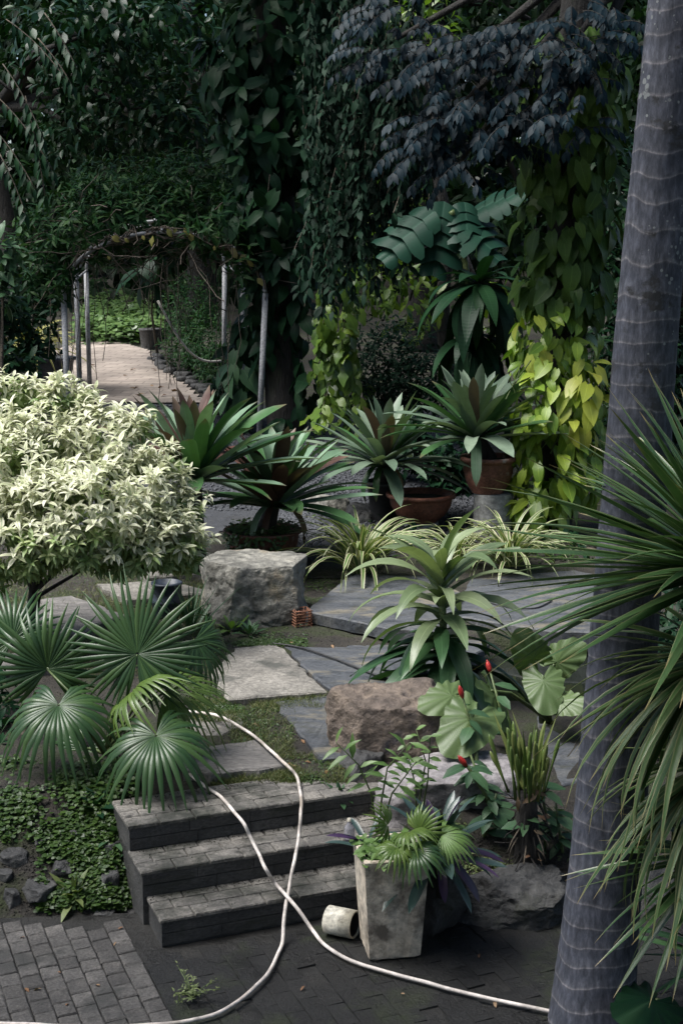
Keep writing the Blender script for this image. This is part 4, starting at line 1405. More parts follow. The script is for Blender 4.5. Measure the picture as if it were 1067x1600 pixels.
# spider plants --------------------------------------------------------------------
for lab, px, py, n, L, mt, sd in [('arching cream striped spider plant below the terracotta bowl', 563, 905, 95, .95, ML_SPID, 41), ('cream striped spider plant in front of the concrete pillar', 795, 893, 90, .85, ML_SPID, 42), ('small striped spider plant behind the cordyline', 712, 885, 44, .7, ML_SPID, 44)]:
    f = gpt(px, py)
    root = thing('spider_plant', lab, 'spider plant', f, 'striped spider plants')
    leaves(root, LS_SPIDER, [m for m, t in rosette(f + Vector((0, 0, .10)), n, L, 89, 48, .2, sd, .08)], mt)
f = gpt(58, 600)
root = thing('spider_plant', 'yellowish arching grass plant in a tub beside the arbour post', 'spider plant', f + Vector((0, 0, .25)), 'striped spider plants')
c0 = aty(52, 545, f.y)
leaves(root, LS_SPIDER, [m for m, t in rosette(c0, 90, 1.15, 90, 25, .25, 43, .08)], ML_SPIDY)
tb_ = Vector((f.x + .25, f.y + .1, zt(f.x, f.y)))
pot('plant_tub', 'dark plastic tub behind the cream bush by the arbour post', tb_, [(.3, 0), (.4, .42), (.44, .42), (.44, .47), (.39, .47), (.36, .38), (.02, .36)], M_BLUEPL, .40, .36, cat='tub')

# cordyline -----------------------------------------------------------------------------
def cordyline():
    f = gpt(686, 1085)
    root = thing('cordyline', 'tall green cordyline with broad arching leaves beside the pond', 'cordyline', f)
    tip = aty(690, 890, f.y)
    mb = MB()
    mb.tube([f, f.lerp(tip, .5) + Vector((.02, 0, 0)), tip], [.03, .027, .022], 10)
    mb.obj('stem', M_GSTEM, root, True)
    rng = random.Random(6)
    up_, lo_ = [], []
    n = 74
    for i in range(n):
        t = i / (n - 1)
        p = f.lerp(tip, .10 + .9 * t)
        az = i * GA + rng.uniform(-.2, .2)
        el = R(-5 + 80 * t ** 2.2) + rng.uniform(-.15, .15)
        h = Vector((math.cos(az), math.sin(az), 0))
        d = h * math.cos(el) + Vector((0, 0, math.sin(el)))
        up = Vector((0, 0, 1)) * math.cos(el) - h * math.sin(el) + rvec(rng, .12)
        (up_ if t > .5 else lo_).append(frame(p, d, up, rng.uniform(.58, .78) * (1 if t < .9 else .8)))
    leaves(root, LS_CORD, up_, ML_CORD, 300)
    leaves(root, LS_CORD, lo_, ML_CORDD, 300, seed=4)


cordyline()

# elephant ears --------------------------------------------------------------------------
def ear(label, foot, lst, mat=ML_EAR):
    root = thing('elephant_ear', label, 'elephant ear', foot)
    for i, (p, d, up, s) in enumerate(lst):
        leaves(root, LS_EAR, [frame(p, d, up, s)], mat, seed=i)
        mb = MB()
        mb.tube([foot + Vector((.02 * i, 0, 0)), foot.lerp(p, .6) + Vector((0, .04, .05)), p + Vector(d).normalized() * .02], [.016, .012, .008], 7)
        mb.obj('stalk', M_GSTEM, root, True)


f = gpt(740, 1235)
ear('pale ruffled elephant ear leaves standing over the brown boulder', f, [
    (aty(715, 1085, 8.5), (-.75, -.5, -.05), (.0, -.6, .8), .27),
    (aty(745, 1112, 8.3), (-.5, -.75, -.35), (.1, -.6, .8), .36),
    (aty(712, 1140, 8.35), (-.2, -.4, -.8), (-.5, -.6, .4), .2)])
f = gpt(845, 1130)
ear('ruffled elephant ear leaves growing at the pond edge', f, [
    (aty(838, 1035, 9.0), (-.35, -.35, .6), (-.1, -.85, .5), .28),
    (aty(862, 1040, 9.1), (.5, -.3, .5), (0, -.85, .5), .26),
    (aty(848, 1055, 8.9), (.0, -.8, -.5), (0, -.7, .7), .28),
    (aty(868, 1095, 8.8), (.6, -.5, .1), (-.2, -.6, .8), .22),
    (aty(765, 1075, 8.7), (.35, -.15, -.5), (.62, -.1, .62), .36)])

# orchid clump on its dark root mass ---------------------------------------------------
def orchid():
    f = gpt(825, 1360)
    root = thing('orchid_clump', 'clump of upright yellow green pseudobulbs on a dark root stump', 'orchid', f)
    rng = random.Random(3)
    mb = MB()
    top = aty(822, 1235, f.y)
    pts = [f + Vector((0, 0, -.05)), f.lerp(top, .3), f.lerp(top, .7), top]
    mb.tube(pts, [.10, .07, .06, .055], 14)
    o = mb.obj('stump', M_BARK, root, True)
    for i in range(44):
        a = rng.uniform(0, 6.28)
        s = f.lerp(top, rng.uniform(.2, 1))
        q_ = rng.uniform(.08, .22)
        e = s + Vector((math.cos(a) * q_, math.sin(a) * q_, rng.uniform(-.2, .06)))
        mb = MB()
        mb.tube([s + Vector((math.cos(a) * .07, math.sin(a) * .07, 0)), s.lerp(e, .5) + Vector((math.cos(a) * .05, math.sin(a) * .05, 0)), e], [.005, .004, .003], 5)
        mb.obj('root', M_BARK if i % 3 else M_STEM, root, True)
    for i in range(46):
        a, r = rng.uniform(0, 6.28), rng.uniform(.02, .11)
        b0 = top + Vector((math.cos(a) * r, math.sin(a) * r, -.03))
        d = Vector((math.cos(a) * .42 * rng.random() + rng.gauss(0, .08), math.sin(a) * .4 * rng.random(), 1)).normalized()
        L = rng.uniform(.2, .42)
        mb = MB()
        ts = [0, .35, .6, .72, .84, .95, 1]
        rs = [.005, .0055, .006, .010, .0125, .008, .002]
        mb.tube([b0 + d * L * t for t in ts], rs, 8)
        mb.obj('pseudobulb', ML_ORCH, root, True)
    ms = [frame(top + Vector((rng.uniform(-.06, .06), rng.uniform(-.06, .06), .02)), (rng.gauss(0, .4), rng.gauss(0, .4), 1), (0, -1, .3), rng.uniform(.34, .5)) for i in range(9)]
    leaves(root, LS_BLADE, ms, ML_ORCH)
    leaves(root, LS_DEAD, [frame(f.lerp(top, rng.uniform(.1, .9)) + Vector((rng.uniform(-.1, .1), -.07, 0)), rvec(rng), (0, -.6, .8), rng.uniform(.04, .08)) for i in range(5)], ML_DEAD, seed=18)
    leaves(root, LS_LANCE, [frame(top + Vector((rng.uniform(-.1, .1), -.1, rng.uniform(-.1, .1))), (rng.gauss(0, 1), -.3, -1), (0, -1, .2), rng.uniform(.10, .16)) for i in range(3)], ML_BROWN, seed=8)


orchid()

# costus with red cones -------------------------------------------------------------------
M_RED = surf('red_bract', [(0.3, (.30, .012, .012)), (0.7, (.45, .03, .022))], 9.0, rough=(.3, .45), bump=.2)


def costus(label, pts, tips=True, leafL=.17, n=12, seed=1, mat=ML_COST, group='red coned costus plants'):
    root = thing('costus_plant', label, 'costus', pts[0], group)
    rng = random.Random(seed)
    mb = MB()
    mb.tube(pts, [.010] * (len(pts) - 1) + [.006], 7)
    mb.obj('stem', M_GSTEM, root, True)
    ms = []
    seg = [(pts[i], pts[i + 1]) for i in range(len(pts) - 1)]
    for i in range(n):
        t = .35 + .63 * i / n
        x = t * len(seg)
        a, b_ = seg[min(len(seg) - 1, int(x))]
        p = a.lerp(b_, x - int(x))
        az = i * 1.1 + seed
        h = Vector((math.cos(az), math.sin(az), 0))
        ms.append(frame(p, h + Vector((0, -.15, rng.uniform(-.35, .15))), (0, -.35, 1), leafL * rng.uniform(.75, 1.15)))
    leaves(root, LS_OVAL, ms, mat, seed=seed)
    if tips:
        e = pts[-1]
        d = (pts[-1] - pts[-2]).normalized()
        mb = MB()
        mb.tube([e + d * x for x in (-.01, .015, .04, .06, .072)], [.009, .017, .016, .009, .002], 10)
        mb.obj('flower_cone', M_RED, root, True)


Yc = 8.0
costus('costus with a red cone standing above the pale elephant ear leaf', [aty(760, 1230, 8.2), aty(740, 1150, 8.2), aty(722, 1088, 8.2)], n=7, seed=1)
costus('costus with a red cone rising at the pond edge', [aty(800, 1220, 8.5), aty(785, 1120, 8.6), aty(765, 1048, 8.7)], n=5, seed=2)
costus('costus with a red cone beside the palm trunk', [aty(850, 1340, 7.6), aty(852, 1270, 7.6), aty(840, 1212, 7.6)], n=11, seed=3, leafL=.15)
costus('leaning costus with a dull red cone over the rounded grey boulder', [aty(815, 1310, 7.7), aty(770, 1260, 7.6), aty(735, 1205, 7.6), aty(727, 1195, 7.6)], n=12, seed=4, leafL=.15)
costus('leafy costus without flower below the elephant ears', [aty(800, 1330, 7.8), aty(760, 1250, 7.8), aty(735, 1180, 7.8)], False, .16, 14, 5)
costus('leafy costus before the orchid stump', [aty(845, 1370, 7.55), aty(835, 1310, 7.5), aty(815, 1265, 7.45)], False, .14, 12, 7)
costus('leafy costus between orchid stump and palm trunk', [aty(885, 1370, 7.6), aty(875, 1310, 7.6), aty(868, 1255, 7.6)], False, .15, 12, 8)
costus('small leafy costus between boulder and orchid stump', [aty(745, 1330, 7.7), aty(765, 1285, 7.6), aty(775, 1240, 7.6)], False, .15, 8, 6)

# planter ---------------------------------------------------------------------------------------
def planter():
    f0 = atz(577, 1503, 0)
    ang = R(10)
    a = Vector((math.cos(ang), math.sin(ang), 0))
    b_ = Vector((-math.sin(ang), math.cos(ang), 0))
    wb, wt, h = .272, .345, .56
    c = f0 + a * wb / 2 + b_ * wb / 2
    c.z = 0
    root = thing('concrete_planter', 'tapered square concrete planter at the foot of the steps', 'planter', c)
    def ringp(w, z):
        return [c + a * (x * w / 2) + b_ * (y * w / 2) + Vector((0, 0, z)) for x, y in ((-1, -1), (1, -1), (1, 1), (-1, 1))]
    prof = [(wb - .01, .004), (wb, .012), (wb + (wt - wb) * .5, h * .5), (wt - .002, h - .006), (wt - .012, h), (wt - .045, h), (wt - .05, h - .06), (wt - .06, h - .075)]
    V, F = [], []
    sub = 8
    rng = random.Random(5)
    for w, z in prof:
        r4 = ringp(w, z)
        for i in range(4):
            p, q = r4[i], r4[(i + 1) % 4]
            for s in range(sub):
                t = s / sub
                x = p.lerp(q, t)
                if s == 0:
                    x = x + (c - Vector((x.x, x.y, 0))).normalized() * .006
                V.append(tuple(x + rvec(rng, .0012)))
    n = 4 * sub
    for k in range(len(prof) - 1):
        F += [(k * n + i, k * n + (i + 1) % n, (k + 1) * n + (i + 1) % n, (k + 1) * n + i) for i in range(n)]
    me = bpy.data.meshes.new('pot_body')
    me.from_pydata(V, [], F)
    me.update()
    link('pot_body', me, root, M_PLANTER)
    mb = MB()
    r4 = ringp(wt - .05, h - .05)
    mb.add(r4 + [c + Vector((0, 0, h - .035))], [(0, 1, 4), (1, 2, 4), (2, 3, 4), (3, 0, 4)])
    mb.obj('soil', M_SOIL, root)
    return c, h


PC, PH = planter()
ft = PC + Vector((.0, 0, PH - .04))
yfan = thing('young_fan_palm', 'young fan palm seedling growing in the concrete planter', 'palm', ft)
fan_plant(yfan, ft, [
    (aty(605, 1290, 6.85), (-.3, -.3, .5), (0, -.6, .8), .15, ML_FANY, dict(n=18, span=220, split=.5, droop=.4)),
    (aty(640, 1300, 6.75), (.1, -.6, .2), (0, -.6, .8), .17, ML_FANY, dict(n=20, span=280, split=.5, droop=.6, tip=.8)),
    (aty(655, 1300, 6.85), (.4, -.2, .6), (-.1, -.7, .6), .16, ML_FANY, dict(n=18, span=220, split=.55, droop=.5)),
    (aty(690, 1305, 6.8), (.9, -.25, .02), (.2, -.5, .85), .20, ML_SAP, dict(n=22, span=200, split=.55, droop=.7, tip=.9)),
    (aty(620, 1325, 6.65), (-.2, -.8, -.1), (0, -.5, .8), .15, ML_FANY, dict(n=18, span=280, split=.45, droop=.6, tip=.9)),
    (aty(650, 1330, 6.65), (.5, -.7, -.1), (0, -.5, .8), .18, ML_FAN, dict(n=20, span=260, split=.5, droop=.6, tip=.9)),
], sr=.004)
rh = thing('rhoeo_plant', 'rhoeo with blue green and purple strap leaves leaning behind the planter', 'rhoeo', aty(690, 1400, 7.0))
rc = aty(684, 1325, 6.98)
ro = rosette(rc, 34, .40, 85, -20, .25, 51, .03)
leaves(rh, LS_STRAP, [m for i, (m, t) in enumerate(ro) if i % 6], ML_RHOEO)
leaves(rh, LS_STRAP, [m for i, (m, t) in enumerate(ro) if i % 6 == 0], ML_PURP, seed=6)
leaves(rh, LS_STRAP, [frame(rc, (1, -.2, .1), (0, -.2, 1), .36), frame(rc, (.6, -.6, -.5), (.3, 0, 1), .34), frame(rc, (.1, -.7, -.6), (0, -.8, .5), .30), frame(rc, (.8, -.3, -.6), (.4, -.2, 1), .36)], ML_PURP, seed=8)
mb = MB()
mb.tube([Vector(rh.location), rc], [.03, .025], 8)
mb.obj('stem', M_BARK, rh, True)
rh2 = thing('rhoeo_plant', 'small rhoeo leaning out behind the planter towards the steps', 'rhoeo', aty(575, 1340, 7.0))
c_ = aty(575, 1318, 7.0)
leaves(rh2, LS_STRAP, [m for m, t in rosette(c_, 8, .22, 60, 10, .2, 52, .02, az0=1.0)], ML_RHOEO)
leaves(rh2, LS_STRAP, [frame(c_, (-.8, -.3, .5), (0, -.4, 1), .24), frame(c_, (-.2, -.5, -.3), (0, -.8, .5), .14)], ML_PURP)
rng = random.Random(77)
pw = thing('planter_weed', 'light green leafy weeds filling the rim of the planter', 'weed', ft)
ms = []
for i in range(150):
    p = PC + Vector((rng.uniform(-.16, .13), rng.uniform(-.16, .1), PH + rng.uniform(-.03, .055)))
    ms.append(frame(p, (rng.gauss(0, 1), rng.gauss(0, 1) - .4, rng.uniform(-.2, .5)), (0, -.4, 1), rng.uniform(.035, .07)))
leaves(pw, LS_OVALN, ms, ML_SAP)

# saplings before the boulders ------------------------------------------------------------------------
def sapling(label, stems, seed, leafL=.13, mat=ML_SAP):
    root = thing('sapling', label, 'sapling', stems[0][0], 'leafy saplings before the boulders')
    rng = random.Random(seed)
    for st in stems:
        mb = MB()
        mb.tube(st, [.007 * (1 - .6 * i / (len(st) - 1)) for i in range(len(st))], 6)
        mb.obj('stem', M_GSTEM, root, True)
        ms = []
        for i in range(10):
            t = .45 + .55 * i / 9
            x = t * (len(st) - 1)
            k_ = min(len(st) - 2, int(x))
            p = st[k_].lerp(st[k_ + 1], x - k_)
            d0 = (st[k_ + 1] - st[k_]).normalized()
            sd = d0.cross(Vector((0, -1, .3))).normalized() * (1 if i % 2 else -1)
            ms.append(frame(p, sd + d0 * .5 + Vector((0, -.35, rng.uniform(-.3, .1))) + rvec(rng, .15), (0, -.5, 1), leafL * rng.uniform(.6, 1.1)))
        leaves(root, LS_LANCE if leafL > .1 else LS_OVAL, ms, mat, seed=seed)


YS = 7.55
sapling('feathery light green sapling beside the smooth boulder', [[aty(590, 1310, YS), aty(596, 1250, YS), aty(605, 1200, YS - .05), aty(640, 1160, YS - .1)], [aty(590, 1310, YS), aty(580, 1240, YS), aty(560, 1195, YS), aty(525, 1160, YS - .05)], [aty(592, 1310, YS), aty(612, 1240, YS), aty(650, 1190, YS - .1)]], 1, .14)
sapling('thin sapling of small grey green leaves before the brown boulder', [[aty(650, 1320, 7.7), aty(655, 1250, 7.7), aty(665, 1190, 7.7), aty(650, 1140, 7.7)], [aty(650, 1320, 7.7), aty(650, 1230, 7.7), aty(630, 1155, 7.7)], [aty(650, 1320, 7.7), aty(668, 1220, 7.7), aty(672, 1150, 7.7)]], 2, .075)

# pipe, hoses, cable, bottle, basket, drum --------------------------------------------------------------
def catmull(P, k=10):
    out = []
    for i in range(len(P) - 1):
        p0, p1, p2, p3 = P[max(0, i - 1)], P[i], P[i + 1], P[min(len(P) - 1, i + 2)]
        for j in range(k):
            t = j / k
            out.append(0.5 * ((2 * p1) + (p2 - p0) * t + (2 * p0 - 5 * p1 + 4 * p2 - p3) * t * t + (3 * p1 - p0 - 3 * p2 + p3) * t ** 3))
    out.append(P[-1])
    return out


pc0 = atz(531, 1440, 0.075)
ax = Vector((.87, -.42, 0.02)).normalized()
mb = MB()
pts = [pc0 - ax * .07, pc0 + ax * .09]
ri, ro_ = .066, .075
sides = 28
side = ax.cross(Vector((0, 0, 1))).normalized()
up_ = side.cross(ax)
V, F = [], []
for (d, r) in ((pts[0], ri), (pts[0], ro_), (pts[1], ro_), (pts[1], ri), (pts[0] + ax * .012, ri - .001)):
    for k in range(sides):
        an = 2 * math.pi * k / sides
        V.append(d + (side * math.cos(an) + up_ * math.sin(an)) * r)
for q in range(4):
    F += [(q * sides + k, q * sides + (k + 1) % sides, (q + 1) * sides + (k + 1) % sides, (q + 1) * sides + k) for k in range(sides)]
mb.add(V, F)
o = thing('pipe_offcut', 'short stained white pipe offcut lying against the lowest step', 'pipe', Vector((pc0.x, pc0.y, 0)))
mb.obj('pipe_wall', M_PVC, o, True)
mb = MB()
mb.tube([pts[0] + ax * .01, pts[0] + ax * .02, pts[1] - ax * .006], ri - .004, 20)
mb.f.pop()
mb.obj('bore_shade', M_BLACK, o, True)  # black liner tube stands in for the shade inside the pipe
#tag(o, 'short stained white pipe offcut lying against the lowest step', 'pipe')

HR = .0098


def hose(label, pts, ends=True):
    P = catmull([Vector(p) for p in pts], 12)
    root = thing('garden_hose', label, 'hose', P[0])
    P = [q_ + Vector((noise.noise(q_ * 6) * .008, noise.noise(q_ * 6 + Vector((5, 0, 0))) * .008, 0)) for q_ in P]
    mb = MB()
    mb.tube(P, [HR * (1 + .07 * noise.noise(q_ * 9)) for q_ in P], 12)
    mb.obj('hose_tube', M_HOSE, root, True)
    return root


def hz(px, py, z, d=0):
    return atz(px, py, z + HR + d)


hose('pale hose looping from the lowest step out across the dry pavers', [
    hz(270, 1110, .50), hz(310, 1113, .52), hz(345, 1120, .56), hz(385, 1142, .52), hz(420, 1170, .52), hz(448, 1196, .52), hz(464, 1215, .47), hz(471, 1245, .452), hz(470, 1272, .456), hz(466, 1306, .36), hz(462, 1338, .306),
    hz(456, 1366, .24), hz(450, 1398, .155), hz(446, 1425, .13), hz(441, 1468, .02), hz(428, 1505, .012), hz(402, 1540, .012), hz(360, 1572, .012), hz(310, 1592, .012), hz(240, 1602, .012), hz(100, 1603, .012), hz(-60, 1596, .012)])
hose('pale hose running down the steps towards the palm trunk', [
    hz(290, 1205, .47), hz(325, 1232, .456), hz(350, 1250, .456), hz(378, 1283, .452), hz(390, 1306, .38), hz(404, 1334, .306), hz(415, 1356, .29), hz(430, 1380, .19), hz(448, 1400, .155, .02), hz(468, 1425, .12),
    hz(490, 1456, .03), hz(515, 1482, .012), hz(555, 1504, .012), hz(620, 1523, .012), hz(700, 1545, .012), hz(800, 1568, .012), hz(868, 1582, .012), hz(960, 1600, .012), hz(1100, 1625, .012)])
mb = MB()
mb.tube(catmull([atz(425, 1005, .545), atz(470, 1012, .545), atz(530, 1032, .545), atz(585, 1054, .545), atz(640, 1070, .54)], 8), .008, 6)
tag(mb.obj('black_cable', M_BLACK, None, True), 'thin black cable lying across the wide slate slab', 'cable')
mb = MB()
mb.tube(catmull([atz(745, 935, .61), atz(790, 948, .61), atz(835, 950, .61), atz(862, 938, .61)], 8), .006, 6)
tag(mb.obj('black_cable', M_BLACK, None, True), 'thin black cable on the slate behind the pond', 'cable')

# clear bottle lying on the second step
bm_, nt, b = newmat('clear_plastic')
b.inputs['Base Color'].default_value = (.72, .72, .80, 1)
b.inputs['Roughness'].default_value = .12
b.inputs['Transmission Weight'].default_value = .75
b.inputs['IOR'].default_value = 1.3
p = atz(546, 1308, .32)
bt_ = thing('plastic_bottle', 'small clear plastic bottle standing on the middle step', 'bottle', p)
mb = MB()
mb.lathe([(.001, 0), (.028, .002), (.031, .02), (.03, .07), (.027, .085), (.013, .105), (.012, .118)], p + Vector((0, 0, -.02)), 20)
mb.obj('body', bm_, bt_, True)
mb = MB()
mb.lathe([(.014, .116), (.014, .132), (.001, .133)], p + Vector((0, 0, -.02)), 16)
mb.obj('cap', M_PVC, bt_, True)

# small cane cage basket
p = atz(471, 978, .54)
bk = thing('cane_basket', 'tiny square cane cage beside the big grey boulder', 'basket', p)
w = .066
for i in range(6):
    z = .008 + i * .024
    for s in (-1, 1):
        for ax_ in (0, 1):
            mb = MB()
            sh = rng.uniform(-.006, .006)
            a = Vector((w * s + sh, -w * 1.12, z)) if ax_ else Vector((-w * 1.12, w * s + sh, z + .011))
            b2 = Vector((w * s - sh, w * 1.12, z)) if ax_ else Vector((w * 1.12, w * s - sh, z + .011))
            Rz = Matrix.Rotation(.35, 3, 'Z')
            mb.tube([p + Rz @ a, p + Rz @ b2], .0055, 6)
            mb.obj('cane_rod', M_CANE, bk, True)
for i in range(3):
    for s in (-1, 1):
        for ax_ in (0, 1):
            x = (i - 1) * .045
            a = Vector((w * s, x, 0)) if ax_ else Vector((x, w * s, 0))
            Rz = Matrix.Rotation(.35, 3, 'Z')
            mb = MB()
            mb.tube([p + Rz @ a, p + Rz @ (a * .93 + Vector((0, 0, .15)))], .004, 6)
            mb.obj('cane_upright', M_CANE, bk, True)

p = gpt(262, 962)
mb = MB()
mb.lathe([(.01, 0), (.12, 0), (.125, .02), (.125, .12), (.13, .125), (.13, .135), (.125, .14), (.125, .27), (.132, .275), (.132, .29), (.11, .295), (.108, .25), (.0, .24)], p, 32)
tag(mb.obj('plastic_drum', M_BLUEPL, None, True), 'small blue plastic drum half hidden behind the fan palm', 'drum')
#==PART3==
# ================================================================== ARBOUR
def arbour():
    fr = gpt(404, 690)
    Yf = fr.y
    frt = aty(415, 458, Yf)
    flt = aty(100, 458, Yf)
    flb = Vector((flt.x, Yf, zt(flt.x, Yf)))
    br = gpt(350, 604)
    Yb = br.y
    brt = aty(351, 415, Yb)
    blt = aty(135, 425, Yb)
    blb = Vector((blt.x, Yb, zt(blt.x, Yb)))
    Ym = (Yf + Yb) / 2
    mr, ml = (frt + brt) / 2, (flt + blt) / 2
    root = thing('garden_arbour', 'grey pipe arbour with curved roof hoops over the brick path', 'arbour', (fr + flb) / 2)
    for b0, t0 in ((fr, frt), (flb, flt), (br, brt), (blb, blt), (Vector((mr.x, Ym, zt(mr.x, Ym))), mr), (Vector((ml.x, Ym, zt(ml.x, Ym))), ml)):
        mb = MB()
        mb.tube([b0 - Vector((0, 0, .1)), t0], .04, 12)
        mb.obj('post', M_STEEL, root, True)
    for l, r in ((flt, frt), (ml, mr), (blt, brt)):
        mb = MB()
        pts = []
        for i in range(19):
            a = math.pi * i / 18
            pts.append(l.lerp(r, .5 - .5 * math.cos(a)) + Vector((0, 0, .8 * math.sin(a))))
        mb.tube(pts, .025, 8)
        mb.obj('hoop', M_STEEL, root, True)
    for a in (0.0, .25, .5, .75, 1.0):
        f = lambda l, r: l.lerp(r, .5 - .5 * math.cos(math.pi * a)) + Vector((0, 0, .8 * math.sin(math.pi * a)))
        mb = MB()
        mb.tube([f(flt, frt) + Vector((0, -.1, .03)), f(blt, brt) + Vector((0, .1, .03))], .02, 6)
        mb.obj('purlin', M_STEEL, root, True)
    # rope slung between posts
    mb = MB()
    a, b_ = aty(247, 470, Yb - 1.0), Vector((brt.x, Yb - .5, 0))
    b_ = aty(346, 564, Yb - .6)
    pts = [a.lerp(b_, t) + Vector((0, 0, -.35 * math.sin(math.pi * t) ** 1)) for t in [i / 14 for i in range(15)]]
    mb.tube(pts, .022, 6)
    tag(mb.obj('hanging_rope', M_ROPE, None, True), 'pale knotted rope slung across the arbour', 'rope')
    # vine over it
    vr = thing('arbour_vine', 'tangled leafy vine smothering the arbour roof', 'vine', flb)
    def E(px, py, rx, rz, dy=0.0, ry=1.0):
        c = aty(px, py, Yf + dy)
        s = (Yf + dy) / FPX
        return (c.x, c.y, c.z, rx * s, ry, rz * s)
    rng = random.Random(12)
    clumps = [E(250, 330, 130, 55, 1.0, 1.2), E(130, 350, 80, 65, .5, 1.0), E(350, 350, 70, 55, .5, 1.0), E(200, 290, 90, 45, 1.6, 1.2), E(310, 285, 90, 50, 1.6, 1.2), E(60, 390, 45, 65, .3, .7), E(385, 400, 30, 55, .2, .5), E(250, 380, 120, 20, .6, .6), E(90, 420, 30, 50, .1, .4)]
    ms, yl = [], []
    for p, n in shell(clumps, 1500, rng, inner=.45, gap=.45, gfreq=1.6, back=.5):
        x, y, d = project(p)
        if y > 372 + 110 * ((x - 250) / 160) ** 2 and 120 < x < 380:
            continue
        ax_ = n + Vector((0, -.2, .7)) + rvec(rng, .4)
        ms.extend(sprig(p, ax_, rng.randrange(4, 7), rng.uniform(.13, .2), rng, 1.1))
    leaves(vr, LS_LANCE, ms, ML_ARCH, 300)
    for i in range(15):
        t = i / 14 + rng.uniform(-.04, .04)
        px = 165 + 245 * t
        py = 395 - 32 * math.sin(math.pi * t) + 70 * max(0, t - .55) ** 1.5 * 2 + rng.uniform(-22, 16)
        yl.append(frame(aty(px, py, Yf - .1), (rng.gauss(0, .8), -.4, -1), (rng.gauss(0, .5), -1, .3), rng.uniform(.07, .17)))
    leaves(vr, LS_OVALN, yl, ML_YDRY, 300, seed=5)
    mb = MB()
    for i in range(130):
        px, py = rng.uniform(70, 410), rng.uniform(350, 420)
        p = aty(px, py, Yf + rng.uniform(-.3, 1.2))
        d = Vector((rng.gauss(0, 1), rng.gauss(0, .4), rng.gauss(-.2, .6))).normalized()
        q = [p]
        for k_ in range(5):
            p = p + d * rng.uniform(.12, .28)
            d = (d + rvec(rng, .25) + Vector((0, 0, -.12))).normalized()
            q.append(p)
        mb.tube(q, .007, 4, False)
    for i in range(26):
        px = rng.choice([rng.uniform(75, 150), rng.uniform(230, 290), rng.uniform(330, 412)])
        p = aty(px, rng.uniform(380, 430), Yf + rng.uniform(-.2, 2))
        q = [p]
        for k_ in range(6):
            p = p + Vector((rng.uniform(-.06, .06), 0, -rng.uniform(.15, .4)))
            if p.z < zt(p.x, p.y) + .1:
                break
            q.append(p)
        if len(q) > 2:
            mb.tube(q, .006, 4, False)
    for i in range(40):
        t0 = rng.uniform(.05, .9)
        q = []
        for k_ in range(7):
            t = min(1, t0 + k_ * .03)
            l = flt.lerp(frt, .5 - .5 * math.cos(math.pi * t)) + Vector((0, rng.uniform(-.1, .1), .8 * math.sin(math.pi * t) + rng.uniform(-.09, .09)))
            q.append(l)
        mb.tube(q, rng.uniform(.006, .016), 5, False)
    mb.obj('dry_stems', M_DRY, vr, True, 'stuff')
    return Yf, Yb


YF, YB = arbour()


def E_at(px, py, rx, rz, Y, ry=None):
    c = aty(px, py, Y)
    s = c.y / FPX
    return (c.x, c.y, c.z, rx * s, (ry if ry is not None else rx * s * .8), rz * s)


def hang(ptsn, L, rng, out=.5, down=.9):
    ms = []
    for p, n in ptsn:
        d = n * out + Vector((0, -.05, -down)) + rvec(rng, .28)
        up = n + Vector((0, -.25, .55)) + rvec(rng, .2)
        ms.append(frame(p, d, up, L * rng.uniform(.7, 1.2)))
    return ms


def crown(root, clumps, n, L, mat, ls, seed, name='crown', most=0, back=.8, inner=.6, gap=.3):
    rng = random.Random(seed)
    ms = []
    for p, nn in shell(clumps, n, rng, inner=inner, gap=gap, gfreq=.9, back=back):
        ms.append(frame(p, nn * .6 + rvec(rng, .6) + Vector((0, 0, -.3)), nn * .5 + Vector((0, 0, .8)) + rvec(rng, .3), L * rng.uniform(.7, 1.2)))
    leaves(root, ls, ms, mat, most, seed=seed, rest=name)


def limbs(root, base, targets, r0, mat=M_BARK):
    for t in targets:
        t = Vector(t)
        mb = MB()
        m = base.lerp(t, .5) + Vector((0, 0, .25 * (t - base).length * .5))
        mb.tube([base, m, t], [r0, r0 * .6, r0 * .25], 7)
        mb.obj('limb', mat, root, True)


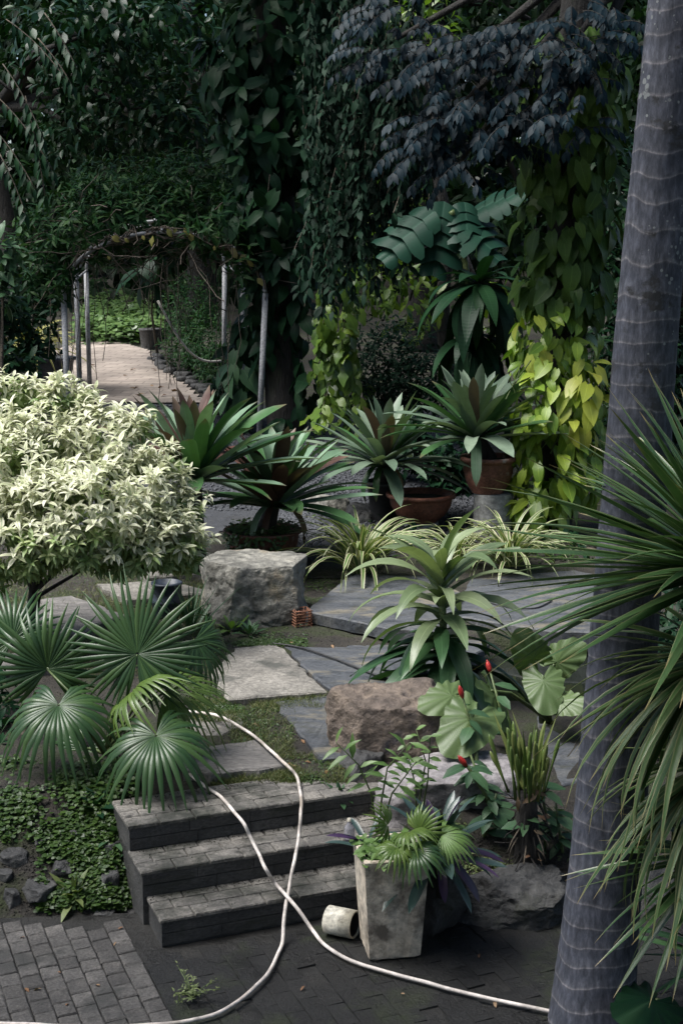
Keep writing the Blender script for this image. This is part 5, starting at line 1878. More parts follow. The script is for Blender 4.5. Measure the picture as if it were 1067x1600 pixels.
# vine-clad tree behind the arbour -------------------------------------------------------------------
def vine_tree():
    f = gpt(448, 690)
    f.y += .4
    f.z = zt(f.x, f.y)
    Y = f.y
    root = thing('vine_clad_tree', 'dark trunked tree clothed in big climbing leaves beside the arbour', 'tree', f)
    mb = MB()
    pts = [f - Vector((0, 0, .1)), aty(442, 600, Y), aty(440, 450, Y), aty(432, 250, Y), aty(425, 60, Y), Vector((f.x - .3, Y, 8.6))]
    mb.tube(catmull(pts, 6), [.27 - .003 * i for i in range(31)], 16)
    mb.obj('trunk', M_BARK, root, True)
    rng = random.Random(17)
    cl = [E_at(440, 60, 95, 90, Y, .8), E_at(425, 190, 75, 90, Y - .1, .7), E_at(440, 310, 66, 80, Y - .2, .65), E_at(440, 420, 52, 70, Y - .1, .55), E_at(395, 330, 45, 50, Y - .3, .45), E_at(500, 200, 55, 80, Y - .2, .5), E_at(360, 110, 50, 60, Y, .5), E_at(465, 500, 28, 45, Y - .1, .4), E_at(405, 460, 26, 50, Y - .2, .4), E_at(480, 590, 24, 60, Y - .1, .35), E_at(420, 540, 16, 40, Y - .1, .3)]
    pn = shell(cl, 760, rng, inner=.3, back=.2)
    pn += shell([E_at(385, 560, 26, 70, Y + .35, .3), E_at(375, 630, 26, 40, Y + .3, .3), E_at(440, 660, 22, 25, Y - .2, .2)], 90, rng, inner=.4, back=.3)
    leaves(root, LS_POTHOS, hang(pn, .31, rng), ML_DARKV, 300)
    # whorls hanging in front
    ms = []
    for p, n in shell(cl[:6], 70, rng, inner=.08, back=0):
        ms.extend(sprig(p + n * .1, n * .6 + Vector((0, -.5, -.25)), 6, rng.uniform(.26, .34), rng, 1.0))
    leaves(root, LS_LANCE if False else LS_OVAL, ms, ML_MIDV if False else ML_DARKV, 180, seed=2, rest='outer_foliage')
    # variegated ones low down
    leaves(root, LS_POTHOS, hang(shell([E_at(375, 590, 26, 60, Y + .1, .25)], 26, rng, inner=.2, back=0), .34, rng), ML_COST, 60, seed=4)
    top = Vector((f.x - .3, Y, 8.4))
    crown(root, [(f.x - .5, Y, 9.6, 4.2, 4.0, 1.5), (f.x - 2.5, Y + 1, 9.2, 3.0, 3.0, 1.3), (f.x + 2.2, Y + .5, 9.4, 3, 3, 1.3)], 2600, .42, ML_FOREST, LS_OVAL, 3)  # high crown out of view, put in to shade the back
    limbs(root, top, [(f.x - 2.5, Y, 9.5), (f.x + 2, Y, 9.6), (f.x, Y - 2, 9.5), (f.x, Y + 2.5, 9.5)], .16)


vine_tree()

# lime climbing column ----------------------------------------------------------------------------------
def lime_column():
    f = gpt(872, 838)
    f.y += .45
    f.z = zt(f.x, f.y)
    Y = f.y
    root = thing('climber_column', 'tree trunk covered in lime green and yellow climbing leaves', 'climber', f)
    mb = MB()
    mb.tube(catmull([f - Vector((0, 0, .1)), aty(878, 650, Y), aty(885, 400, Y), aty(890, 150, Y), Vector((f.x + .3, Y, 7.2))], 6), .2, 14)
    mb.obj('trunk', M_BARK, root, True)
    rng = random.Random(23)
    lo = [E_at(868, 520, 72, 80, Y, .55), E_at(866, 620, 78, 80, Y - .1, .6), E_at(862, 720, 72, 80, Y - .1, .6), E_at(845, 785, 48, 44, Y - .2, .45), E_at(905, 690, 50, 90, Y, .5)]
    hi = [E_at(880, 440, 72, 70, Y, .55), E_at(885, 340, 74, 80, Y, .55), E_at(890, 240, 76, 80, Y, .55), E_at(895, 130, 80, 90, Y, .6)]
    pl = shell(lo, 640, rng, inner=.35, back=.15)
    ms = hang(pl, .205, rng, .55, .8)
    ml = [m for m in ms if project(m.to_translation())[1] > 470 + rng.uniform(-60, 60)]
    mm = [m for m in ms if m not in ml] if False else []
    leaves(root, LS_POTHOS, ml, ML_LIME, 300)
    ye = hang([(p, n) for p, n in shell([E_at(905, 620, 40, 70, Y - .35, .35), E_at(835, 520, 26, 40, Y - .3, .3)], 34, rng, inner=.1, back=0)], .25, rng, .6, .7)
    leaves(root, LS_POTHOS, ye, ML_YEL, 60, seed=3)
    leaves(root, LS_POTHOS, hang(shell(hi, 520, rng, inner=.3, back=.15), .27, rng, .5, .9), ML_MIDV, 220, seed=5, rest='upper_foliage')
    mb = MB()
    for i in range(26):
        p = aty(rng.uniform(810, 930), rng.uniform(520, 700), Y - rng.uniform(.3, .55))
        q = [p]
        for k_ in range(4):
            p = p + Vector((rng.uniform(-.08, .08), rng.uniform(-.03, .03), -rng.uniform(.05, .12)))
            q.append(p)
        mb.tube(q, .007, 5, False)
    mb.obj('climbing_stems', M_GSTEM, root, True, 'stuff')


lime_column()

# blue-leaved tree overhanging from above --------------------------------------------------------------------
def spray(p, d, n, L, rng, sag=.10):
    """a drooping twig with leaves hanging along both sides"""
    ms, q = [], [p.copy()]
    d = d.normalized()
    st = L * .5
    for i in range(n):
        p = p + d * st
        d = (d + Vector((0, 0, -sag))).normalized()
        q.append(p.copy())
        side = d.cross(Vector((0, 0, 1)))
        if side.length < .1:
            side = Vector((1, 0, 0))
        side.normalize()
        for s in (-1, 1):
            ms.append(frame(p, side * s * .75 + d * .5 + Vector((0, -.1, -.55)) + rvec(rng, .12), Vector((0, -.35, 1)) + d * .2 + rvec(rng, .15), L * rng.uniform(.75, 1.15)))
    ms.append(frame(p, d + Vector((0, 0, -.3)), (0, -.4, 1), L))
    return ms, q


def blue_tree():
    foot = Vector((4.3, 17.5, zt(4.3, 17.5)))
    root = thing('blue_leaved_tree', 'overhanging tree with drooping dark blue green leaves beside the palm', 'tree', foot)
    mb = MB()
    hub = Vector((3.6, 16.2, 6.6))
    mb.tube([foot - Vector((0, 0, .1)), Vector((4.2, 17.2, 3.0)), Vector((3.9, 16.6, 5.4)), hub], [.26, .22, .19, .15], 14)
    mb.obj('trunk', M_BARK, root, True)
    rng = random.Random(19)
    cl = [E_at(700, 110, 90, 60, 14.6, .8), E_at(820, 100, 100, 65, 14.2, .8), E_at(760, 190, 80, 45, 14.3, .6), E_at(680, 210, 50, 40, 14.5, .6), E_at(900, 60, 70, 60, 14.0, .7), E_at(880, 170, 60, 45, 13.9, .6), E_at(620, 60, 60, 60, 15, .7), E_at(720, 250, 40, 28, 14.3, .4)]
    ms = []
    mb = MB()
    for p, n in shell(cl, 270, rng, inner=.5, back=.3):
        m, q = spray(p, Vector((n.x * .6 + rng.gauss(-.2, .5), -.35 + n.y * .4, .1 + rng.uniform(-.3, .1))), rng.randrange(4, 8), rng.uniform(.09, .155), rng, .16)
        ms += m
        mb.tube(q, .005, 4, False)
    mb.obj('twigs', M_BARK, root, True, 'stuff')
    leaves(root, LS_OVAL, ms, ML_BLUE, 300)
    limbs(root, hub, [cl_[:3] for cl_ in cl] + [(2, 14, 7.2), (1, 16, 7.4), (5, 15, 7.5)], .10)
    crown(root, [(2.8, 18.4, 7.9, 3.2, 2.4, 1.1), (5.4, 16.4, 7.6, 2.4, 2.6, 1.0), (.4, 19.2, 8.0, 2.4, 2.2, 1.0), (.9, 13.9, 7.7, 1.9, .9, .45), (2.8, 13.8, 7.5, 1.7, .9, .45)], 2200, .30, ML_FOREST, LS_OVAL, 5)  # crown out of view; front clumps added to shade the blue leaves


blue_tree()

# curtain of dull oval leaves between the trees -----------------------------------------------------------------
def curtain(label, foot, strands, mat, L, seed, ls=LS_OVAL, most=300):
    root = thing('hanging_vine', label, 'vine', foot, None)
    rng = random.Random(seed)
    ms = []
    mb = MB()
    for (px, y0, y1, Y) in strands:
        p, e = aty(px, y0, Y), aty(px + rng.uniform(-25, 25), y1, Y - rng.uniform(0, .3))
        n = max(3, int((p - e).length / (L * .55)))
        q = []
        sw = rng.uniform(0, 6)
        for i in range(n + 1):
            t = i / n
            c = p.lerp(e, t) + Vector((.08 * math.sin(sw + t * 7), .08 * math.cos(sw + t * 5), 0))
            q.append(c)
            for s in (0, 1):
                a = rng.uniform(-2.9, -.2)
                h = Vector((math.cos(a), math.sin(a), 0))
                ms.append(frame(c, h * .7 + Vector((0, 0, -.8)) + rvec(rng, .3), h * .8 + Vector((0, 0, .6)) + rvec(rng, .2), L * rng.choice([.5, .7, .9, 1.1, 1.35])))
        mb.tube(q, .006, 4, False)
    mb.obj('vine_stems', M_STEM, root, True, 'stuff')
    leaves(root, ls, ms, mat, most, seed=seed)
    return root


rng = random.Random(29)
st = []
for i in range(85):
    px = rng.uniform(480, 655)
    low = 470 - .0016 * (px - 520) ** 2 * 6 + rng.uniform(-110, 30)
    if px > 600:
        low = rng.uniform(300, 430)
    st.append((px, rng.uniform(-60, 180), low, rng.uniform(16.6, 18.2)))
CF = gpt(610, 640)
curtain('curtain of dull oval leaves hanging between the two clad trunks', aty(560, 500, 17.4), st, ML_DUSK, .135, 4)
st = [(495 + 55 * rng.random() ** 1.3, rng.uniform(440, 580), rng.uniform(520, 690), rng.uniform(17.8, 19.2)) for i in range(22)]
curtain('yellow green lobed climber in sunlit leaf tones beside the dark trunk', gpt(525, 670), st, ML_BRIGHT, .2, 5, LS_OVALN)

# split-leaf monstera and hanging strap plant ---------------------------------------------------------------------
def monstera_mesh(seed):
    rng = random.Random(seed)
    V, F, UV = [], [], []
    nl = 5
    def half(s):
        for i in range(nl):
            t0, t1 = i / nl, (i + 1) / nl
            tm = (t0 + t1) / 2
            w = .46 * math.sin(math.pi * (tm * .80 + .18)) ** .8
            w *= rng.uniform(.75, 1.12)
            o1, o2 = rng.uniform(.55, 1.0), rng.uniform(.25, .6)
            b0 = len(V)
            sl = rng.uniform(.2, .5)
            hw = .5 / nl * .98
            for j in range(6):
                u = j / 5
                x = s * u * w
                wid = hw * (1.2 if u < .65 else (min(1, o1 + .15) if u < .9 else o2))
                y = tm + u * w * sl
                z = -.25 * u * u * w - .25 * tm * tm + .02 * math.sin(u * 3)
                V.extend([(x, y - wid, z), (x, y + wid, z - .01 * u)])
                UV.extend([(.5 + .5 * u * s, tm), (.5 + .5 * u * s, tm)])
            for j in range(5):
                a = b0 + 2 * j
                F.append((a, a + 2, a + 3, a + 1) if s > 0 else (a, a + 1, a + 3, a + 2))
    half(1)
    half(-1)
    return np.array(V, dtype=np.float32), np.array(F, dtype=np.int32), np.array(UV, dtype=np.float32)


LS_MON = {'name': 'split_leaf', 'raw': [monstera_mesh(i) for i in range(5)], 'me': {}}
f = gpt(720, 660)
mo = thing('monstera', 'monstera with big deeply split leaves above the strap fern', 'monstera', f)
mp_ = aty(705, 330, 16.5)
mons = [((-.8, -.4, -.6), (-.1, -.75, .6), .8), ((-.15, -.4, -.9), (.05, -.9, .4), .82), ((.6, -.35, -.5), (.1, -.6, .8), .75), ((.05, -.5, -.6), (.2, -.7, .6), .6), ((.5, -.2, .3), (0, -.6, .8), .6)]
leaves(mo, LS_MON, [frame(mp_ + Vector((.12 * i - .2, .05 * i, .1 * (i % 2))), d, u, s) for i, (d, u, s) in enumerate(mons)], ML_MONST)
mb = MB()
mb.tube(catmull([f, aty(735, 520, 16.9), aty(725, 400, 16.8), mp_], 6), .035, 8)
mb.obj('stem', M_GSTEM, mo, True)
hs = thing('strap_fern', 'hanging clump of long broad dark strap leaves below the monstera', 'fern', gpt(745, 690))
c_ = aty(748, 440, 16.3)
ms = [m for m, t in rosette(c_, 44, .92, 45, -55, .25, 61, .1)]
ms += [m for m, t in rosette(aty(740, 520, 16.5), 30, .85, 20, -60, .25, 62, .1)]
ms += [m for m, t in rosette(aty(770, 600, 16.4), 22, .75, 20, -60, .25, 63, .1)]
leaves(hs, LS_HANG, ms, ML_DARKV)
mb = MB()
mb.tube([Vector(hs.location), aty(745, 560, 16.5), c_], [.06, .05, .04], 10)
mb.obj('stem', M_BARK, hs, True)

# ================================================================== SHRUBS AND TREES BEHIND
def shrub(label, clumps, n, L, mat, ls, seed, most=0, cat='shrub', name='background_shrub', group=None, gap=.3, hang_=False):
    c0 = clumps[0]
    base = Vector((c0[0], c0[1], zt(c0[0], c0[1])))
    root = thing(name, label, cat, base, group)
    rng = random.Random(seed)
    ms = []
    for p, nn in shell(clumps, n, rng, inner=.6, gap=gap, gfreq=1.4, back=.45):
        if p.z < zt(p.x, p.y):
            continue
        if hang_:
            ms.append(frame(p, nn * .5 + Vector((0, 0, -.8)) + rvec(rng, .3), nn + Vector((0, 0, .5)), L * rng.uniform(.7, 1.2)))
        else:
            ms.extend(sprig(p, nn + Vector((0, -.1, .6)) + rvec(rng, .4), 4, L * rng.uniform(.8, 1.1), rng, 1.0))
    leaves(root, ls, ms, mat, most, seed=seed, rest='foliage')
    for i, c in enumerate(clumps[:4]):
        mb = MB()
        e = Vector(c[:3])
        mb.tube([base + Vector((rng.uniform(-.1, .1), 0, 0)), base.lerp(e, .5) + Vector((rng.uniform(-.1, .1), 0, 0)), e], [.035, .025, .012], 6)
        mb.obj('stem', M_STEM, root, True)
    return root


shrub('dark twiggy shrub behind the bromeliads', [E_at(610, 560, 75, 70, 19.5), E_at(660, 600, 60, 60, 19), E_at(590, 620, 60, 40, 19)], 900, .10, ML_DUSK, LS_TINY, 71)
shrub('loose grey green shrub spilling beside the brick path', [E_at(300, 480, 50, 55, 27, 1.2), E_at(320, 530, 45, 50, 25.5, 1.0), E_at(290, 540, 40, 40, 27, .8), E_at(335, 570, 30, 35, 24.5, .6)], 1000, .13, ML_ARCH, LS_LANCE, 72)
shrub('light green leafy shrub at the edge beside the arbour', [E_at(5, 400, 42, 42, 17), E_at(-10, 450, 40, 40, 17)], 70, .2, ML_COST, LS_OVAL, 73, 200)
shrub('dark broad leaved shrub behind the grass tub', [E_at(30, 520, 70, 60, 23), E_at(-20, 480, 60, 70, 22), E_at(60, 440, 60, 60, 24), E_at(10, 570, 60, 40, 20)], 420, .22, ML_DARKV, LS_OVAL, 74, 200)
shrub('dark shrub between the lime climber and the palm trunk', [E_at(960, 500, 50, 140, 17.5, 1), E_at(970, 330, 50, 120, 17.5, 1), E_at(960, 700, 60, 100, 17, 1), E_at(1010, 600, 80, 160, 17, 1)], 900, .17, ML_GLOSS, LS_OVAL, 75, 100)
shrub('low dark plants around the pond edge slab', [E_at(890, 860, 60, 30, 14, .4), E_at(830, 850, 30, 22, 14.2, .3), E_at(980, 870, 60, 50, 13.5, .5)], 170, .12, ML_DARKV, LS_OVAL, 76, 150)
shrub('dark shrub filling the corner behind the palm trunk', [E_at(1060, 1180, 70, 130, 8.6, .5), E_at(1060, 1330, 70, 100, 8.3, .5), E_at(1080, 1000, 80, 120, 9, .5)], 420, .17, ML_DARKV, LS_LANCE, 77, 150)
shrub('dim shrub behind the fan palm', [E_at(20, 1180, 80, 60, 8.9, .4), E_at(-20, 1110, 60, 80, 9.2, .4), E_at(110, 1200, 60, 40, 8.75, .3)], 260, .10, ML_DARKV, LS_OVAL, 78, 150)
shrub('broad leaved plant hanging beyond the arbour', [E_at(240, 425, 26, 24, 30, .5)], 14, .6, ML_DARKV, LS_POTHOS, 79, 60, hang_=True)
shrub('dark green plants below the strap fern', [E_at(700, 740, 40, 60, 16.4, .4), E_at(640, 690, 40, 60, 17, .4), E_at(690, 820, 40, 22, 15.5, .3)], 240, .16, ML_DARKV, LS_OVAL, 80, 150)
shrub('low broad leaved plants before the terracotta bowl', [E_at(700, 860, 45, 24, 14.3, .3), E_at(640, 850, 36, 20, 14.4, .25)], 60, .15, ML_DARKV, LS_OVAL, 81, 200)
shrub('fern and broad leaves at the foot of the arbour post', [E_at(345, 612, 26, 20, 21.5, .4), E_at(375, 640, 20, 18, 20.5, .3)], 60, .22, ML_DARKV, LS_LANCE, 82, 200)

# big trees: trunk, limbs, crown; high unseen crowns added to shade the back
def big_tree(label, x, y, H, r, clumps, n, L, mat, seed, ls=LS_OVAL, most=0, crownmat=None):
    f = Vector((x, y, zt(x, y)))
    root = thing('shade_tree', label, 'tree', f)
    rng = random.Random(seed)
    top = Vector((x + rng.uniform(-.4, .4), y, H))
    mb = MB()
    mb.tube(catmull([f - Vector((0, 0, .2)), f.lerp(top, .35) + Vector((rng.uniform(-.2, .2), 0, 0)), f.lerp(top, .7) + Vector((rng.uniform(-.3, .3), 0, 0)), top], 5), [r * (1 - .03 * i) for i in range(16)], 12)
    mb.obj('trunk', M_BARK, root, True)
    crown(root, clumps, n, L, mat, ls, seed, 'crown', most)
    limbs(root, f.lerp(top, .75), [c[:3] for c in clumps], r * .45)
    return root


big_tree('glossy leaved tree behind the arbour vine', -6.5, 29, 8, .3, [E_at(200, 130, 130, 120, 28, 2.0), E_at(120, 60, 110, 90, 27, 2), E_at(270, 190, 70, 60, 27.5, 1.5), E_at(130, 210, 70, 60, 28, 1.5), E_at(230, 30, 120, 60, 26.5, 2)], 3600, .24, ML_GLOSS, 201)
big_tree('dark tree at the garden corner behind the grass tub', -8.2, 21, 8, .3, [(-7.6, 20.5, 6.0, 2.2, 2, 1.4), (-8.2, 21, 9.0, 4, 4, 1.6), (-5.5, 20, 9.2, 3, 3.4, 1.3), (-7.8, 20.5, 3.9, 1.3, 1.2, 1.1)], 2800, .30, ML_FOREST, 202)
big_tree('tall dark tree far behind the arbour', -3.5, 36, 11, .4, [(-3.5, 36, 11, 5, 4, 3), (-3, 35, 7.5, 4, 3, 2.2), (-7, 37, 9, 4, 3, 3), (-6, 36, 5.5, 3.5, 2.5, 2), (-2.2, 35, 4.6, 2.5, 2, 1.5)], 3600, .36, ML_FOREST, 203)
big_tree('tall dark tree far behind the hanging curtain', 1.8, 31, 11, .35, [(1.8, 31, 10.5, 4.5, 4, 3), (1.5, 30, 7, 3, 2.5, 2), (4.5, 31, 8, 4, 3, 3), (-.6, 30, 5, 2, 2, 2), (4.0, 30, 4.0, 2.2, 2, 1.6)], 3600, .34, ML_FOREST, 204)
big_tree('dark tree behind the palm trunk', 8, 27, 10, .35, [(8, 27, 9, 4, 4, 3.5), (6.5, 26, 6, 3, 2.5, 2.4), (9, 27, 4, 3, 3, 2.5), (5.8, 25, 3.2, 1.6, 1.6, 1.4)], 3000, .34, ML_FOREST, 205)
big_tree('pale tree in sunlit leaf tones glimpsed between the trunks', 1.9, 24, 5, .14, [E_at(640, 470, 55, 60, 24, 1), E_at(590, 420, 60, 60, 24, 1), E_at(660, 30, 50, 50, 25, 1), E_at(770, 500, 60, 60, 23.5, 1), E_at(620, 340, 50, 60, 25, 1)], 900, .22, ML_BRIGHT, 206)

big_tree('tall unseen tree added behind the viewer to shade the courtyard', -6.5, 1.5, 9, .3, [(-5.4, 4.8, 9.4, 2.8, 2.0, 1.0), (-2.6, 4.2, 9.6, 2.4, 1.9, 1.0), (-8, 3.0, 9.5, 3, 2.8, 2)], 2600, .34, ML_FOREST, 207)  # added out of view: its crown dims the sun on the courtyard
big_tree('wide unseen tree added behind the viewer to block sky light', 3.5, -5, 9, .35, [(3.5, -5, 9, 5, 3, 5), (-2.5, -6, 8.5, 4.5, 2.5, 5), (2.5, 1.5, 12.5, 5, 3.6, 1.5), (-4, .5, 12.5, 4, 3.6, 1.5), (8, 2, 12, 4, 4, 2)], 5200, .5, ML_FOREST, 208)  # added behind the camera; high crowns keep sky light off the back
big_tree('broad unseen tree added at the courtyard corner to block sky light', -9, -4, 9, .35, [(-9, -4, 8, 4.5, 3.5, 6), (-13, 4, 8, 3, 4.5, 6)], 2200, .55, ML_FOREST, 209)  # added out of view to cut the low sky light
big_tree('broad unseen tree added beyond the palm to block sky light', 11, 6, 9, .35, [(11, 6, 7, 3, 5, 6), (10, -2, 8, 3, 4, 6), (10.5, 14, 7, 3, 4.5, 6)], 2600, .5, ML_FOREST, 210)  # side tree put in outside the view to hold back sky light

# hanging branch of long leaves at the left edge
rng = random.Random(33)
ob = thing('overhanging_branch', 'drooping branch of long dark leaves hanging at the garden edge', 'branch', aty(-40, 90, 13.5))
ms = []
for (px, py, dx, n) in [(5, 100, .4, 9), (-5, 150, .6, 10), (40, 150, .15, 11), (-10, 200, .5, 8), (10, 30, .8, 9), (70, 20, .4, 7), (0, 240, .3, 7), (60, 60, .5, 6)]:
    m, q = spray(aty(px, py, 13.5), Vector((dx, -.15, -.55)), n, .17, rng, .06)
    ms += m
    mb = MB()
    mb.tube(q, .006, 5)
    mb.obj('twig', M_STEM, ob, True)
mb = MB()
mb.tube([aty(-220, 40, 14.2), aty(-120, 60, 13.8), aty(-20, 110, 13.5), aty(40, 160, 13.5)], [.05, .035, .02, .01], 8)
mb.obj('bough', M_BARK, ob, True)
leaves(ob, LS_LANCE, ms, ML_DARKV, 300)

# thick wood closing the view
rng = random.Random(55)
ms = []
for i in range(15000):
    y = rng.uniform(38, 47)
    x = rng.uniform(-15, 17)
    z = zt(x, y) + 14 * rng.random() ** 1.1
    if noise.noise(Vector((x * .5, z * .5, y * .4))) < -.28:
        continue
    ms.append(frame((x, y, z), rvec(rng) + Vector((0, -.3, -.4)), Vector((0, -.5, .8)) + rvec(rng, .4), rng.uniform(.35, .65)))
tag(link('distant_wood', bake('distant_wood', LS_OVAL, ms, rng), None, ML_FOREST, None, 'stuff'), 'dense dark wood closing the view behind the garden', 'wood', kind='stuff')
ms = []
for i in range(14000):
    y = rng.uniform(48, 60)
    x = rng.uniform(-24, 26)
    z = zt(x, y) + 17 * rng.random()
    ms.append(frame((x, y, z), rvec(rng), Vector((0, -.6, .6)) + rvec(rng, .4), rng.uniform(.9, 1.5)))
tag(link('distant_wood', bake('distant_wood', LS_OVAL, ms, rng), None, ML_FOREST, None, 'stuff'), 'far tree mass rising behind the dense wood', 'wood', kind='stuff')

# ================================================================== GROUND COVER, GRASS, LITTER
def cover(name, label, cat, zones, n, L, mat, ls, seed, hgt=(0, .05), thr=-.25, freq=2.0, upright=False, under=None):
    rng = random.Random(seed)
    ms = []
    tries = 0
    while len(ms) < n and tries < n * 4:
        tries += 1
        a = zones[rng.randrange(len(zones))]
        p = gpt(rng.uniform(a[0], a[1]), rng.uniform(a[2], a[3]))
        if noise.noise(p * freq + Vector((seed, 0, 0))) + rng.gauss(0, .16) < thr:
            continue
        q = Vector((p.x, p.y, zt(p.x, p.y) + rng.uniform(*hgt)))
        if upright:
            ms.append(frame(q, Vector((rng.gauss(0, .5), rng.gauss(0, .5), .8)), rvec(rng), L * rng.uniform(.5, 1.3)))
        else:
            ms.append(frame(q, (rng.gauss(0, 1), rng.gauss(0, 1), rng.uniform(-.2, .3)), (rng.gauss(0, .3), -.35, 1), L * rng.uniform(.6, 1.25)))
    o = link(name, bake(name, ls, ms, rng), None, mat, None, 'stuff')
    tag(o, label, cat, kind='stuff')


cover('ground_cover', 'bright low ground cover at the end of the brick path', 'ground cover', [(130, 255, 478, 535), (120, 250, 500, 540)], 3600, .17, ML_COVER, LS_ROUND, 301, (.02, .5), -.6, .5)
cover('bank_creeper', 'small leaved creeper covering the bank beside the steps', 'ground cover', [(60, 225, 1290, 1425), (0, 215, 1190, 1320), (100, 230, 1300, 1420), (140, 215, 1240, 1420)], 15000, .033, ML_CLOVER, LS_ROUND, 302, (.0, .045), -.2, 3.2)
cover('grass', 'short patchy grass between the slabs above the steps', 'grass', [(360, 460, 1095, 1200), (430, 545, 1180, 1250), (330, 470, 1195, 1235), (380, 520, 1085, 1110), (300, 370, 1095, 1130)], 14000, .045, ML_GRASS, LS_GRASS, 303, (0, .005), -.18, 4.0, True)
cover('lawn_patch', 'thin grass among the stone sleepers under the cream bush', 'grass', [(0, 340, 870, 960), (0, 330, 940, 1060), (150, 340, 900, 1000)], 14000, .055, ML_GRASS, LS_GRASS, 304, (0, .005), -.35, 2.5, True)
cover('moss', 'tiny creeping leaves on the grass above the steps', 'ground cover', [(360, 460, 1095, 1200), (440, 545, 1180, 1250), (300, 380, 1100, 1125), (0, 330, 890, 1000)], 7000, .022, ML_CLOVER, LS_TINY, 305, (0, .02), -.05, 4.0)
cover('undergrowth', 'low weeds on the dark soil behind the edging rocks', 'ground cover', [(700, 890, 1330, 1385), (690, 900, 1290, 1370)], 330, .035, ML_WEED, LS_LANCE, 306, (.0, .04), .1, 4.0)
cover('undergrowth', 'low leaves under the bromeliads and pots', 'ground cover', [(470, 760, 800, 880), (760, 900, 830, 880), (480, 560, 660, 720)], 800, .07, ML_CLOVER, LS_OVAL, 307, (.0, .06), .05, 1.5)


def tuft(label, px, py, n, L, mat, ls, seed, el=(80, 5), name='low_plant', z=None, group=None):
    f = gpt(px, py) if z is None else atz(px, py, z)
    root = thing(name, label, 'plant', f, group)
    leaves(root, ls, [m for m, t in rosette(f + Vector((0, 0, .02)), n, L, el[0], el[1], .3, seed, .05, .3)], mat, 200, seed=seed)


cover('moss_patch', 'thin moss and tiny weeds between boulder and slabs', 'ground cover', [(300, 480, 960, 1012), (300, 380, 990, 1100), (460, 560, 880, 960), (330, 480, 1000, 1010)], 5000, .024, ML_CLOVER, LS_TINY, 308, (0, .02), -.12, 5.0)
cover('soil_crumbs', 'dark soil crumbs and grit around the slabs', 'grit', [(300, 560, 900, 1010), (0, 330, 880, 1090), (690, 900, 1290, 1390), (0, 230, 1230, 1430), (330, 560, 1090, 1250)], 5000, .014, M_SOIL, PEB, 309, (0, .006), -.5, 3.0)
ms = []
rng = random.Random(310)
for i in range(700):
    s_ = rng.randrange(3)
    v_ = TREAD - .02 - abs(rng.gauss(0, .022)) if rng.random() < .85 else rng.uniform(0, .27)
    q = S0 + VV * (TREAD * s_ + v_ + (.1 if s_ == 2 else 0)) + U * rng.uniform(-.02, 1.45)
    ms.append(frame((q.x, q.y, RISE * (s_ + 1) + .003), rvec(rng), (0, 0, 1), rng.uniform(.004, .012)))
tag(link('step_grit', bake('step_grit', PEB, ms, rng), None, M_SOIL, None, 'stuff'), 'dark soil grit swept into the backs of the steps', 'grit', kind='stuff')
tuft('pale leafy rosette at the foot of the big grey boulder', 392, 992, 22, .16, ML_COST, LS_LANCE, 401)
tuft('leafy seedling on the ground beside the pale sandstone slab', 362, 985, 16, .17, ML_SAP, LS_OVAL, 402)
tuft('dark leafy seedling between the boulder and the fan palm', 330, 968, 18, .18, ML_DARKV, LS_OVAL, 403)
tuft('broad leaved seedling beside the big boulder top', 452, 900, 9, .24, ML_COST, LS_OVAL, 404, (70, 20))
tuft('dark fine leaved tuft beside the big boulder', 325, 900, 30, .2, ML_PURP, LS_GRASS, 405)
tuft('leafy weed at the end of the top step', 532, 1242, 24, .09, ML_COST, LS_OVAL, 406)
f = atz(300, 1560, 0)
wd = thing('weed', 'straggly weed growing through the damp pavers', 'weed', f)
rng = random.Random(407)
ms = []
for i in range(15):
    a = rng.uniform(0, 6.28)
    L_ = rng.uniform(.07, .17)
    e = f + Vector((math.cos(a) * L_, math.sin(a) * L_, rng.uniform(.03, .10)))
    mb = MB()
    mb.tube([f, f.lerp(e, .5) + Vector((0, 0, .02)), e], [.003, .0025, .0015], 5)
    mb.obj('stem', M_GSTEM, wd, True)
    for k_ in range(9):
        ms.append(frame(f.lerp(e, .25 + .75 * k_ / 8) + Vector((0, 0, .01)), (rng.gauss(0, 1), rng.gauss(0, 1), .5), (0, -.3, 1), rng.uniform(.018, .036)))
leaves(wd, LS_LANCE, ms, ML_WEED)
tuft('small fern on the dark soil behind the edging rocks', 795, 1368, 20, .13, ML_WEED, LS_LANCE, 408)
tuft('pale fern at the foot of the leafy bank', 118, 1398, 16, .16, ML_WEED, LS_LANCE, 409)
tuft('glossy seedling on the bank beside the second step', 182, 1352, 9, .10, ML_COST, LS_OVAL, 410)
tuft('glossy seedling on the bank beside the top step', 180, 1305, 12, .12, ML_COST, LS_OVAL, 411)
tuft('dark seedling on the bank under the fan leaf', 150, 1262, 14, .14, ML_DARKV, LS_OVAL, 412)
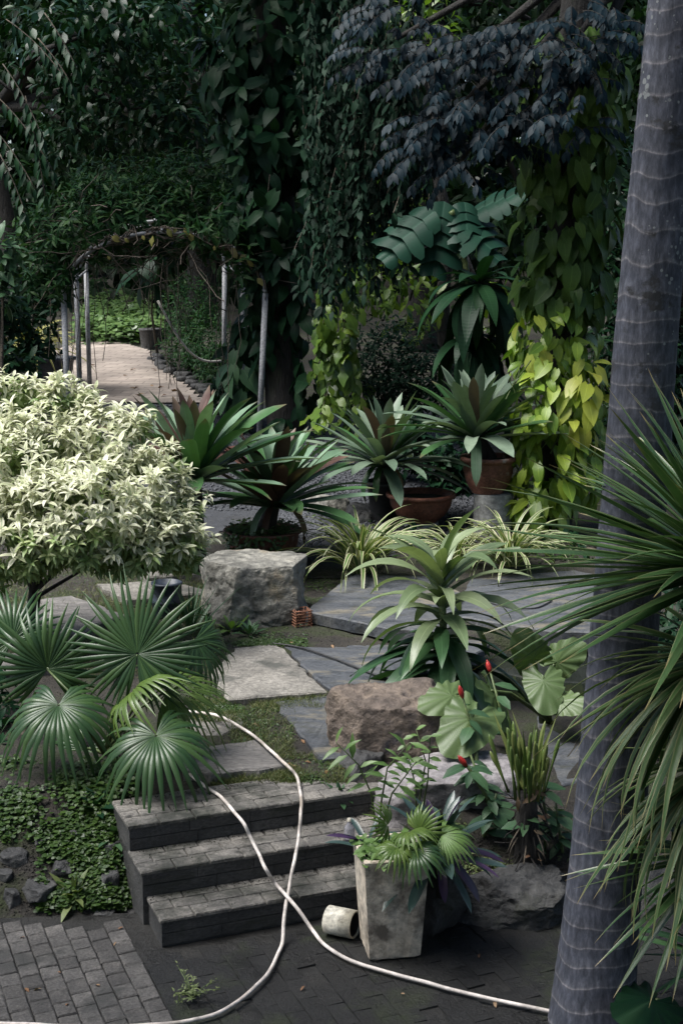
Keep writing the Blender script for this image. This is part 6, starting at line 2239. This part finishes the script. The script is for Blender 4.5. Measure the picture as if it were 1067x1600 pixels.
tuft('feathery palm seedling before the terracotta bowl', 612, 818, 22, .5, ML_DUSK, LS_GRASS, 413, (85, 10))
tuft('strap leaved lily behind the fan palm', 298, 985, 26, .5, ML_COST, LS_BLADE, 414, (85, 50))
tuft('potted plant leaves at the end of the brick path', 238, 535, 14, .35, ML_COST, LS_LANCE, 415)
p = gpt(236, 546)
pot('stone_pot', 'dark grey stone pot at the far end of the brick path', p, [(.2, 0), (.24, .4), (.26, .42), (.26, .46), (.22, .46), (.02, .4)], M_ROCK3, .42, .2)

rng = random.Random(88)
LITTER = [('dry brown leaf lying on the slabs and grass above the steps', 'leaf litter above the steps', [(380, 1000, 520, 1010), (370, 1100, 520, 1240), (440, 1180, 540, 1240), (460, 930, 520, 980), (480, 870, 560, 920)], 34, (.04, .075), .012),
          ('dry brown leaf lying on the far brick path', 'leaf litter on the brick path', [(150, 550, 240, 600), (200, 590, 310, 625), (220, 640, 400, 680)], 26, (.10, .17), .06),
          ('pale fallen leaf lying on the courtyard pavers', 'leaf litter on the courtyard', [(0, 1450, 260, 1580), (300, 1480, 800, 1590)], 12, (.025, .05), .012)]
for lab, grp, zones, n, ss, lift in LITTER:
    for i in range(n):
        a = zones[rng.randrange(len(zones))]
        px, py = rng.uniform(a[0], a[2]), rng.uniform(a[1], a[3])
        g_ = gpt(px, py) if lift != .012 or py < 1300 else atz(px, py, 0)
        zz = max(g_.z, .53 if 980 < py < 1090 else g_.z) + lift
        k_ = rng.randrange(4)
        key = (k_, ML_DEAD.name)
        if key not in LS_DEAD['me']:
            V, F, U_ = LS_DEAD['raw'][k_]
            me = mesh_np('fallen_leaf', V, F, U_)
            me.materials.append(ML_DEAD)
            LS_DEAD['me'][key] = me
        o = link('fallen_leaf', LS_DEAD['me'][key], None, None, frame((g_.x, g_.y, zz), (rng.gauss(0, 1), rng.gauss(0, 1), 0), (rng.gauss(0, .25), rng.gauss(0, .25), 1), rng.uniform(*ss)))
        tag(o, lab, 'leaf', grp)
print('objects', len(bpy.data.objects))
